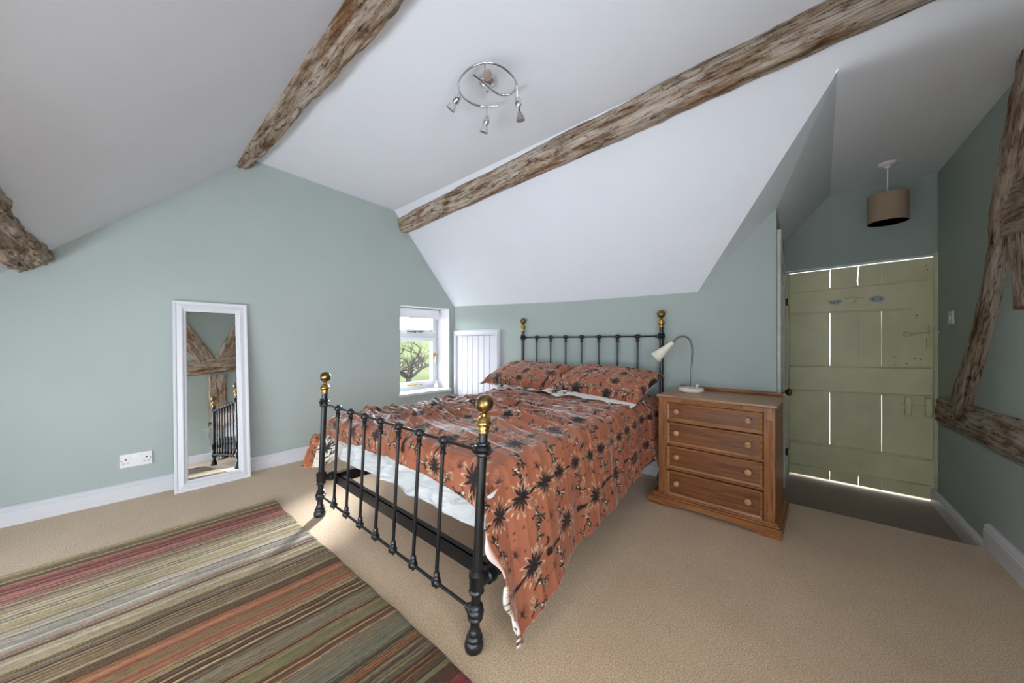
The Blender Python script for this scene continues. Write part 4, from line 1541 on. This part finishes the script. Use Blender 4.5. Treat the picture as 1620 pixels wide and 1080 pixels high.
# foot overhang: a short drop between the posts, a forward flap on the hanging sides
Lf = np.interp(tt, [0, .15, .5, .85, .96, 1], [.105, .110, .125, .135, .165, .165])
drop_y = yt - 0.030 * np.sin(np.clip(q * 4, 0, 1) * math.pi / 2) + .008 * perlin(Xp * 7, q * 1.5) * q
drop_z = Zp - Lf * q + .004 * perlin(Xp * 9, q)
zloc = Zp
yfR = np.interp(zloc, [0.02, 0.225, 0.455, 0.60], [0.905, 0.852, 0.782, 0.772]) + .008 * np.sin(zloc * 26)
yfL = np.interp(zloc, [0.15, 0.30, 0.60], [0.79, 0.80, 0.815])
flap_y = yt - q * (Y0 - np.where(isR, yfR, yfL))
flap_z = Zp
wR = sstep(.035, .085, s)
wL = sstep(.05, .11, sL)
wf = np.where(isR, wR, np.where(isL, wL, 0))
Yp = np.where(q > 0, flap_y * wf + drop_y * (1 - wf), yt)
Zq = np.where(q > 0, flap_z * wf + drop_z * (1 - wf), Zp)
Xp = Xp + np.where(isR, q * .028 * sstep(.02, .07, s), 0)
P = np.stack([Xp, Yp, Zq], -1)
# inner (white) face
dA = np.gradient(P, axis=0)
dB = np.gradient(P, axis=1)
N = np.cross(dA, dB)
N /= np.linalg.norm(N, axis=-1, keepdims=True) + 1e-9
edge = np.minimum(np.minimum(AG - A[0], A[-1] - AG), np.minimum((BG + 1) * .16, B[-1] - BG))
th = (0.003 + 0.016 * sstep(0, .06, edge)) * (1 - .88 * sstep(0, .2, q))
PI_ = P - N * th[..., None]
# white reverse peeps out along the front of the right hang
peep = sstep(.17, .24, s) * isR * sstep(.80, 1.0, q)
wv = 0.016 + 0.012 * np.sin(Zq * 38) + .010 * perlin(Zq * 9, 1.0)
PI_[..., 1] -= peep * np.clip(wv, 0.004, .05)
PI_[..., 0] -= peep * .006
ucol, vcol = AG, np.where(BG < 0, BG * .14, BG)
co_out = sample(pr, ucol, vcol)
co_in = sample(pw, ucol + .07, vcol + .1)
turned = (isL & (q > .45))[..., None]          # the foot hem is turned over at the far corner
co_in = np.where(turned, co_out, co_in)
nu, nv = P.shape[:2]
idx = np.arange(nu * nv).reshape(nu, nv)
Qo = np.stack([idx[:-1, :-1], idx[1:, :-1], idx[1:, 1:], idx[:-1, 1:]], -1).reshape(-1, 4)
k = nu * nv
Qi = Qo[:, ::-1] + k
rim = []
loop = list(idx[:, 0]) + list(idx[-1, 1:]) + list(idx[-2::-1, -1]) + list(idx[0, -2:0:-1])
loop = np.array(loop)
nl_ = np.roll(loop, -1)
rim = np.stack([loop, loop + k, nl_ + k, nl_], -1)
duv = raw_mesh('duvet', np.vstack([P.reshape(-1, 3), PI_.reshape(-1, 3)]), np.vstack([Qo, Qi, rim]), M['duvet'], None, True,
               np.vstack([co_out.reshape(-1, 3), co_in.reshape(-1, 3)]))
tag(duv, 'rust duvet printed with black palm trees and leopards spread over the bed', 'duvet')

# ------------------------------------------------------------------ pillows
def pillow(name, center, rot, hw, hd, ht, seed, uoff, label, flap=0.08):
    n1, n2 = 170, 120
    a = np.linspace(-1, 1, n1)[:, None]
    b = np.linspace(-1, 1, n2)[None, :]
    root = empty(name, center, rot)
    e = np.clip(1 - np.abs(a) ** 3.2, 0, 1) ** .5 * np.clip(1 - np.abs(b) ** 2.8, 0, 1) ** .5
    pinch = 1 - .07 * (1 - np.abs(b) ** 2) * np.abs(a) ** 6 - 0
    X = a * hw * (1 - .06 * (1 - b * b) * np.abs(a) ** 3) + 0 * b
    Y = b * hd * (1 - .08 * (1 - a * a) * np.abs(b) ** 3) + 0 * a
    sag = .02 * perlin(a * 1.5 + seed, b * 1.2) * e
    wrk = 0.018 * (1 - np.abs(perlin(a * 3 + seed, b * 6 + a * 3, seed)) * 2.2) + 0.008 * (1 - np.abs(perlin(a * 7 - seed, b * 9 - a * 5, seed + 3)) * 2)
    wrk = wrk * (.35 + .65 * (1 - e)) * np.clip(e * 3, 0, 1)
    Zt = ht * e + sag + wrk
    Zb = -ht * .55 * e + sag
    rimw = .010 * perlin(a * 6 + seed, b * 6) * (1 - e)
    Pt = np.stack([X, Y, Zt + rimw], -1)
    Pb = np.stack([X, Y, Zb + rimw - .002], -1)
    ct = sample(pr, (a * hw + uoff) + 0 * b, b * hd + .7 + 0 * a)
    cb = sample(pw, (a * hw + uoff) + 0 * b, b * hd + .5 + 0 * a)
    grid_mesh('cover_front', Pt, M['duvet'], root, True, ct)
    grid_mesh('cover_reverse', Pb, M['duvet'], root, True, cb, True)['label'] = 'white palm print reverse of the pillowcase'
    # open flap of the pillowcase at the front edge shows the white reverse
    n3 = 14
    t = np.linspace(0, 1, n3)[None, :]
    a2 = np.linspace(-1, 1, n1)[:, None]
    yb = -hd * (1 - .08 * (1 - a2 * a2))
    fx = a2 * hw * 1.0 + 0 * t
    fy = yb - .004 + 0.0 * t - flap * t * (1 + .2 * np.sin(a2 * 4 + seed))
    fz = .002 + .006 * t + .006 * perlin(a2 * 4 + seed, t * 1.5) + 0.010 * np.sin(a2 * 9 + seed) * t
    F1 = np.stack([fx, fy, fz], -1)
    cf = sample(pw, fx + uoff + .9, fy + .3)
    grid_mesh('flap', F1, M['duvet'], root, True, cf)['label'] = 'white flap of the pillowcase with black palms'
    return tag(root, label, 'pillow')


pillow('pillow', (-2.035, 2.500, 0.735), (math.radians(19), math.radians(1.5), math.radians(3)), 0.385, 0.230, 0.085, 1.0, 0.55,
       'rust palm print pillow on the window side of the bed', 0.03)
pillow('pillow', (-1.272, 2.470, 0.738), (math.radians(19), math.radians(3), math.radians(-3)), 0.365, 0.230, 0.078, 4.0, 1.45,
       'rust palm print pillow on the chest side, white flap showing in front')

# ------------------------------------------------------------------ oak chest of drawers
ch = empty('chest_of_drawers', (-0.524, 2.59, 0))
tag(ch, 'brown oak chest of four drawers beside the bed under a desk lamp', 'chest of drawers')
C0 = Vector((-0.524, 2.59, 0))
cxl, cxr, cyf, cyb = -0.832, -0.216, 2.365, 2.795


def cp(mb, name, mat, parent=ch):
    o = mb.build(name, mat, parent)
    if parent is ch:
        o.location = -C0
    return o


mb = MB()
mb.box((cxl, cyf + .012, 0.055), (cxl + .018, cyb, 0.688)).box((cxr - .018, cyf + .012, 0.055), (cxr, cyb, 0.688)).box((cxl, cyb - .01, 0.055), (cxr, cyb, 0.688))
mb.box((cxl, cyf + .03, 0.05), (cxr, cyb, 0.07))
for z in (0.062, 0.236, 0.392, 0.543, 0.664):
    mb.box((cxl + .03, cyf + .004, z - .004), (cxr - .03, cyf + .04, z + .006))
mb.box((cxl + .01, cyf + .03, 0.06), (cxr - .01, cyf + .035, 0.68))
cp(mb, 'carcass', M['oak'])
for x0 in (cxl, cxr - .052):
    mb = MB()
    mb.box((x0, cyf, 0.06), (x0 + .052, cyf + .03, 0.688), 0.003)
    for kx in (0.014, 0.026, 0.038):
        mb.box((x0 + kx - .0035, cyf - .004, 0.12), (x0 + kx + .0035, cyf + .002, 0.62), 0.0025)
    cp(mb, 'pilaster', M['oak_v'])
mb = MB()
mb.box((cxl + .052, cyf, 0.661), (cxr - .052, cyf + .03, 0.689))
for kz in (0.668, 0.675, 0.682):
    mb.box((cxl + .14, cyf - .004, kz - .002), (cxr - .15, cyf + .002, kz + .002), 0.0015)
cp(mb, 'frieze', M['oak'])
mb = MB()
mb.box((cxl - .012, cyf - .012, 0.688), (cxr + .012, cyb, 0.706), 0.006)
cp(mb, 'top', M['oak_top'])
mb = MB()
mb.box((cxl + .01, cyb - .018, 0.7062), (cxr - .005, cyb - .002, 0.728), 0.005)
cp(mb, 'back_rail', M['oak'])
# moulded plinth with a shaped apron
mb = MB()
px0, px1, pyf = cxl - .052, cxr + .030, cyf - .034
mb.box((px0 + .018, pyf + .016, 0.062), (px1 - .016, cyb, 0.074), 0.004)
mb.box((px0 + .008, pyf + .008, 0.050), (px1 - .008, cyb, 0.064), 0.005)
pts = [(px0, 0.0), (px0 + .09, 0.0)]
for i in range(13):
    t = i / 12
    pts.append((px0 + .09 + (px1 - px0 - .18) * t, 0.006 + .017 * math.sin(math.pi * min(1, t * 4)) ** 2 * 0 + .016 * (0.5 - .5 * math.cos(2 * math.pi * min(t * 3, 1) / 2)) * (1 if t < .5 else 0)
                + .016 * (0.5 - .5 * math.cos(2 * math.pi * min((1 - t) * 3, 1) / 2)) * (1 if t >= .5 else 0)))
pts += [(px1 - .09, 0.0), (px1, 0.0), (px1, 0.052), (px0, 0.052)]
mb.prism([(x, pyf, z) for x, z in pts], (0, .02, 0))
mb.box((px0, pyf + .02, 0.0), (px0 + .02, cyb, 0.052)).box((px1 - .02, pyf + .02, 0.0), (px1, cyb, 0.052))
cp(mb, 'plinth', M['oak'])
for z0, z1 in ((0.550, 0.658), (0.402, 0.534), (0.248, 0.384), (0.074, 0.226)):
    xa, xb = cxl + .056, cxr - .056
    mb = MB().box((xa, cyf + .004, z0), (xb, cyf + .024, z1))
    d = cp(mb, 'drawer', M['oak_drawer'])
    mb = MB()
    w = .013
    mb.prism([(xa, cyf - .006, z0), (xa, cyf + .004, z0), (xa + w, cyf + .004, z0), (xa + w, cyf - .001, z0)], (0, 0, z1 - z0))
    mb.prism([(xb, cyf - .006, z0), (xb - w, cyf - .001, z0), (xb - w, cyf + .004, z0), (xb, cyf + .004, z0)], (0, 0, z1 - z0))
    mb.prism([(xa, cyf - .006, z1), (xa, cyf + .004, z1), (xa, cyf + .004, z1 - w), (xa, cyf - .001, z1 - w)], (xb - xa, 0, 0))
    mb.prism([(xa, cyf - .006, z0), (xa, cyf - .001, z0 + w), (xa, cyf + .004, z0 + w), (xa, cyf + .004, z0)], (xb - xa, 0, 0))
    mb.build('bead_moulding', M['oak_pale'], d)
    for xk in (-0.717, -0.338):
        MB().lathe([(0.012, 0), (0.009, 0.004), (0.0075, 0.010), (0.012, 0.014), (0.0165, 0.020), (0.0165, 0.025), (0.012, 0.030), (0.006, 0.0315), (0.005, .030), (0.0001, 0.030)], (xk, cyf + .004, (z0 + z1) / 2 + .004), (0, -1, 0), 20).build('knob', M['knob_wood'], d)

# ------------------------------------------------------------------ gooseneck lamp
lp = empty('desk_lamp', (-0.706, 2.63, 0.7065))
tag(lp, 'cream gooseneck desk lamp standing on the oak chest', 'lamp')
MB().lathe([(0.070, 0), (0.078, 0.002), (0.080, 0.008), (0.079, 0.022), (0.074, 0.027), (0.030, 0.030), (0.0001, 0.031)], (0, 0, 0), seg=40).build('base', M['cream_metal'], lp)
ctrl = [(0.0, 0, 0.03), (-.001, 0, 0.12), (.004, 0, 0.22), (.006, 0, 0.29), (-.004, 0, 0.345), (-.034, 0, 0.376), (-.075, -.004, 0.376), (-.105, -.008, 0.352), (-.128, -.012, 0.325)]


def smooth_path(c, n=8):
    c = [Vector(p) for p in c]
    out = []
    for i in range(len(c) - 1):
        p0, p1, p2, p3 = c[max(i - 1, 0)], c[i], c[i + 1], c[min(i + 2, len(c) - 1)]
        for k in range(n):
            t = k / n
            out.append(0.5 * ((2 * p1) + (p2 - p0) * t + (2 * p0 - 5 * p1 + 4 * p2 - p3) * t * t + (3 * p1 - p0 - 3 * p2 + p3) * t ** 3))
    out.append(c[-1])
    return out


MB().tube(smooth_path(ctrl, 14), [0.0058 + .0006 * (i % 2) for i in range(14 * 8 + 1)], 12).build('gooseneck', M['gunmetal'], lp)
ax = Vector((-0.66, -0.28, -0.68)).normalized()
mb = MB().lathe([(0.008, -.012), (0.014, -.008), (0.016, 0.004), (0.019, 0.03), (0.0185, 0.032), (0.020, 0.033), (0.024, 0.055), (0.034, 0.105), (0.043, 0.150), (0.044, 0.151), (0.042, 0.149), (0.033, 0.104), (0.022, 0.055), (0.0001, 0.05)], (-.124, -.011, 0.330), ax, 32)
sh = mb.build('lamp_shade', M['cream_metal'], lp)
MB().lathe([(0.010, 0.05), (0.012, 0.065), (0.024, 0.09), (0.027, 0.108), (0.020, 0.125), (0.0001, 0.132)], (-.124, -.011, 0.330), ax, 20).build('bulb', M['bulb_glass'], sh)
MB().lathe([(0.005, 0), (0.005, 0.008), (0.009, 0.010), (0.008, 0.020), (0.003, 0.024), (0.0001, 0.024)], (.028, .012, 0.030), (0.5, 0, 1), 12).build('switch', M['white_plastic'], lp)

# ------------------------------------------------------------------ leaning mirror
mt = math.atan((3.475 - 3.335) / 1.345)
mi = empty('mirror', (-3.335, 0.4775, 0.003), (0, -mt, 0))
tag(mi, 'tall white framed mirror leaning against the green wall', 'mirror')
mw, mh = 0.215, 1.347
mprof = [(0.0, 0.0), (0.002, .0), (0.004, -.004), (0.012, -.004), (0.018, -.012), (0.040, -.008), (0.050, -.013), (0.056, -.011), (0.062, -.020), (0.066, -.020)]
# (inset from the outer edge, depth behind the front plane)
prof2 = [(0.0, -.022), (0.0, -.001), (0.004, 0.0), (0.014, -.001), (0.020, -.006), (0.036, -.003), (0.046, -.001), (0.052, -.004), (0.058, -.012), (0.068, -.015), (0.072, -.019), (0.074, -.022)]
vs, fs = [], []
for ins, dep in prof2:
    y, z0, z1 = mw - ins, ins, mh - ins
    vs += [(dep, -y, z0), (dep, y, z0), (dep, y, z1), (dep, -y, z1)]
for i in range(len(prof2) - 1):
    for kq in range(4):
        k2 = (kq + 1) % 4
        fs.append((i * 4 + kq, i * 4 + k2, (i + 1) * 4 + k2, (i + 1) * 4 + kq))
mb = MB().add(vs, fs)
mb.box((-.027, -mw, 0), (-.0205, mw, mh))
mb.build('frame', M['white_gloss'], mi)
MB().add([(-.0195, -mw + .07, .07), (-.0195, mw - .07, .07), (-.0195, mw - .07, mh - .07), (-.0195, -mw + .07, mh - .07)], [(0, 1, 2, 3)]).build('mirror_glass', M['mirror'], mi)

# ------------------------------------------------------------------ twin wall socket and light switch
so = empty('wall_socket', (GX, 0.087, 0.253))
tag(so, 'white double power socket low on the green wall beside the mirror', 'socket')
MB().box((0, -.0765, -.045), (.012, .0765, .045), 0.003).build('face_plate', M['white_plastic'], so)
for sy in (-1, 1):
    mb = MB()
    cy = sy * .048
    mb.box((.0115, cy - .004, .004), (.0128, cy + .004, .013))
    for dy in (-.011, .011):
        mb.box((.0115, cy + dy - .0045, -.019), (.0128, cy + dy + .0045, -.0155))
    mb.lathe([(0.003, 0), (0.003, .001)], (.0118, sy * .068, .0), (1, 0, 0), 8)
    mb.build('pin_holes', M['socket_dark'], so)
    MB().prism([(.012, sy * .009 - .0075, .010), (.012, sy * .009 - .0075, .036), (.014, sy * .009 - .0075, .036), (.0185, sy * .009 - .0075, .012)], (0, .015, 0)).build('rocker', M['white_plastic'], so)
sw = empty('light_switch', (RX(3.63) - .001, 3.63, 1.205), (0, 0, math.atan(0.055)))
tag(sw, 'white light switch on the wall right of the green door', 'light switch')
MB().box((-.009, -.043, -.043), (0, .043, .043), 0.003).build('face_plate', M['white_plastic'], sw)
MB().prism([(-.009, -.007, -.013), (-.009, -.007, .013), (-.011, -.007, .013), (-.015, -.007, -.012)], (0, .014, 0)).build('rocker', M['white_plastic'], sw)

# ------------------------------------------------------------------ spiral spot light on the ceiling
cl = empty('ceiling_spotlight', (-1.405, 1.362, 2.495))
tag(cl, 'chrome spiral ceiling light with four small spots', 'ceiling light')
CO = Vector((-1.405, 1.362, 2.495))
mb = MB().lathe([(0.048, 0.006), (0.050, -.010), (0.046, -.022), (0.036, -.030), (0.016, -.033), (0.014, -.045), (0.010, -.07), (0.0001, -.072)], (0, 0, 0), seg=36)
mb.build('ceiling_plate', M['chrome'], cl)
sp_path = [(-1.367, 1.222), (-1.366, 1.255), (-1.367, 1.292), (-1.369, 1.33), (-1.372, 1.378), (-1.366, 1.421), (-1.345, 1.448), (-1.309, 1.458), (-1.274, 1.448), (-1.245, 1.424), (-1.228, 1.388), (-1.219, 1.338), (-1.221, 1.285), (-1.237, 1.242), (-1.264, 1.212), (-1.305, 1.192),
           (-1.357, 1.185), (-1.413, 1.192), (-1.462, 1.211), (-1.500, 1.239), (-1.526, 1.276), (-1.540, 1.325), (-1.536, 1.380), (-1.516, 1.423), (-1.481, 1.457), (-1.436, 1.483)]
pth = smooth_path([(x - CO.x, y - CO.y, 2.425 - CO.z) for x, y in sp_path], 5)
MB().tube(pth, 0.0062, 12).build('spiral_rail', M['chrome'], cl)


def spot(top, cup, face, name='spot', gap=0.0):
    """stem from the rail, pear-shaped holder and a lamp pointing along cup->face"""
    top, cup, face = [Vector(p) - CO for p in (top, cup, face)]
    o = MB().tube([top, top + (cup - top) * .55, cup], 0.0035, 10).build(name, M['chrome'], cl)
    d = (face - cup).normalized()
    MB().lathe([(0.005, -.018), (0.012, -.013), (0.0185, 0.000), (0.0200, 0.014), (0.0180, 0.028), (0.0145, 0.034)], cup, d, 20).build('holder', M['chrome'], o)
    b = cup + d * (0.030 + gap)
    bo = MB().lathe([(0.010, 0.0), (0.012, 0.010), (0.0180, 0.018), (0.0240, 0.036), (0.0250, 0.043)], b, d, 22).build('lamp_body', M['reflector'] if gap == 0 else M['nickel'], o)
    MB().lathe([(0.0235, 0.0432), (0.022, 0.0440), (0.010, 0.0436), (0.0001, 0.0436)], b, d, 22).build('lamp_face', M['lens'], o)
    if gap:
        MB().tube([cup + d * .02, cup + d * (.02 + gap * .4) + Vector((.003, 0, 0)), b + d * .004], 0.0045, 8).build('loose_wire', M['brass_dark'], o)
    return o


spot((-1.488, 1.232, 2.420), (-1.486, 1.224, 2.362), (-1.520, 1.208, 2.318))
spot((-1.495, 1.448, 2.420), (-1.500, 1.452, 2.358), (-1.520, 1.452, 2.31))
spot((-1.247, 1.427, 2.420), (-1.262, 1.455, 2.362), (-1.262, 1.470, 2.30), gap=0.030)
spot((-1.266, 1.212, 2.422), (-1.272, 1.222, 2.385), (-1.236, 1.196, 2.345))

# ------------------------------------------------------------------ pendant in the entrance
pd = empty('pendant_lamp', (0.295, 3.50, 2.262))
tag(pd, 'taupe drum pendant lamp hanging in front of the green door', 'pendant lamp')
MB().lathe([(0.048, 0.004), (0.048, -.006), (0.040, -.016), (0.018, -.022), (0.010, -.036), (0.0001, -.037)], (0, 0, 0), seg=30).build('ceiling_rose', M['white_plastic'], pd)
MB().tube([(0, 0, -.03), (0, 0, -.24)], 0.0035, 8).build('cord', M['white_plastic'], pd)
zt, zb = -0.215, -0.402
MB().lathe([(0.098, zb), (0.100, zb), (0.100, zt), (0.098, zt), (0.098, zb)], (0, 0, 0), seg=56).build('lamp_shade', M['shade_cloth'], pd)
mb = MB()
for k in range(3):
    a = k * 2.094
    mb.tube([(0.014 * math.cos(a), 0.014 * math.sin(a), zt - .03), (0.098 * math.cos(a), 0.098 * math.sin(a), zt - .006)], 0.0018, 6)
mb.lathe([(0.022, -.001), (0.022, .002), (0.016, .002), (0.016, -.001), (.022, -.001)], (0, 0, zt - .03), seg=20)
mb.build('shade_carrier', M['white_plastic'], pd)
mb = MB().lathe([(0.016, -.235), (0.018, -.25), (0.018, -.29), (0.014, -.295)], seg=18)
mb.build('lamp_holder', M['white_plastic'], pd)
mb = MB().lathe([(0.018, -.295), (0.021, -.31), (0.020, -.335), (0.014, -.338)], seg=18)
for k in range(3):
    a = k * 2.094
    cx, cy = 0.011 * math.cos(a), 0.011 * math.sin(a)
    mb.tube([(cx, cy, -.335), (cx, cy, -.385), (cx * .4, cy * .4, -.394)], 0.0055, 10)
mb.build('bulb', M['bulb_glass'], pd)

# ------------------------------------------------------------------ outside the window: sloping meadow, bare tree, wire fence
nxg, nyg = 60, 60
gx = np.concatenate([np.linspace(-4.2, -40, 40), np.linspace(-45, -140, 20)])[:, None]
gy = np.linspace(-60, 110, nyg)[None, :]
dist = -gx + .55 * np.clip(gy, 0, None)
gzv = np.interp(dist, [4, 12, 28, 40, 75, 200], [-2.9, -2.7, -2.0, -0.6, 1.9, 6.0]) + .25 * perlin(gx * .06, gy * .06)
P = np.stack([gx + 0 * gy, gy + 0 * gx, gzv], -1)
tag(grid_mesh('ground', P, M['grass']), kind='structure')


gzf = lambda x, y: float(np.interp(-x + .55 * max(y, 0), [4, 12, 28, 40, 75, 200], [-2.9, -2.7, -2.0, -0.6, 1.9, 6.0]) + .25 * perlin(x * .06, y * .06))


def bare_tree(base, h, seed):
    rnd = random.Random(seed)
    mb = MB()

    def grow(p, d, L, r, lev):
        pts, rs = [p], [r]
        n = 6
        for i in range(n):
            d = (d + Vector((rnd.uniform(-.42, .42), rnd.uniform(-.42, .42), rnd.uniform(-.25, .28)))).normalized()
            p = p + d * (L / n)
            pts.append(p)
            rs.append(r * (1 - .6 * (i + 1) / n))
            if lev < 3 and i >= 1:
                for _ in range(2 if lev < 2 else 1):
                    dd = (d * .5 + Vector((rnd.uniform(-1, 1), rnd.uniform(-1, 1), rnd.uniform(-.2, .7)))).normalized()
                    grow(p, dd, L * rnd.uniform(.4, .62), rs[-1] * .6, lev + 1)
        mb.tube(pts, rs, 6 if lev < 2 else 4)
    b = Vector(base)
    fork = b + Vector((0, 0, h * .26))
    mb.tube([b, b + Vector((.03, 0, h * .12)), fork], [h * .050, h * .040, h * .038], 10)
    for a_, up in ((0.3, .75), (1.7, .55), (2.9, .95), (4.2, .5), (5.3, .7)):
        grow(fork - Vector((0, 0, .05)), Vector((math.cos(a_), math.sin(a_), up)).normalized(), h * rnd.uniform(.5, .62), h * .024, 1)
    return mb


tb = bare_tree((0, 0, -.3), 4.4, 8)
tr = tb.build('bare_tree', M['bark'], None, (-19.4, 12.05, gzf(-19.4, 12.05)))
tag(tr, 'bare spreading tree in the green field outside the window', 'tree')
fe = empty('field_fence', (-24, 18, -1.6))
tag(fe, 'thin wire fence crossing the field behind the bare tree', 'fence')
fpts = [(-26 + .25 * k, 10 + 2.2 * k) for k in range(8)]
for x, y in fpts:
    z = gzf(x, y)
    MB().tube([(x + 24, y - 18, z - .2 + 1.6), (x + 24, y - 18, z + 1.15 + 1.6)], 0.05, 8).build('fence_post', M['bark'], fe)
for hh in (.35, .7, 1.05):
    MB().tube([(x + 24, y - 18, gzf(x, y) + hh + 1.6) for x, y in fpts], 0.012, 5).build('wire', M['bark'], fe)
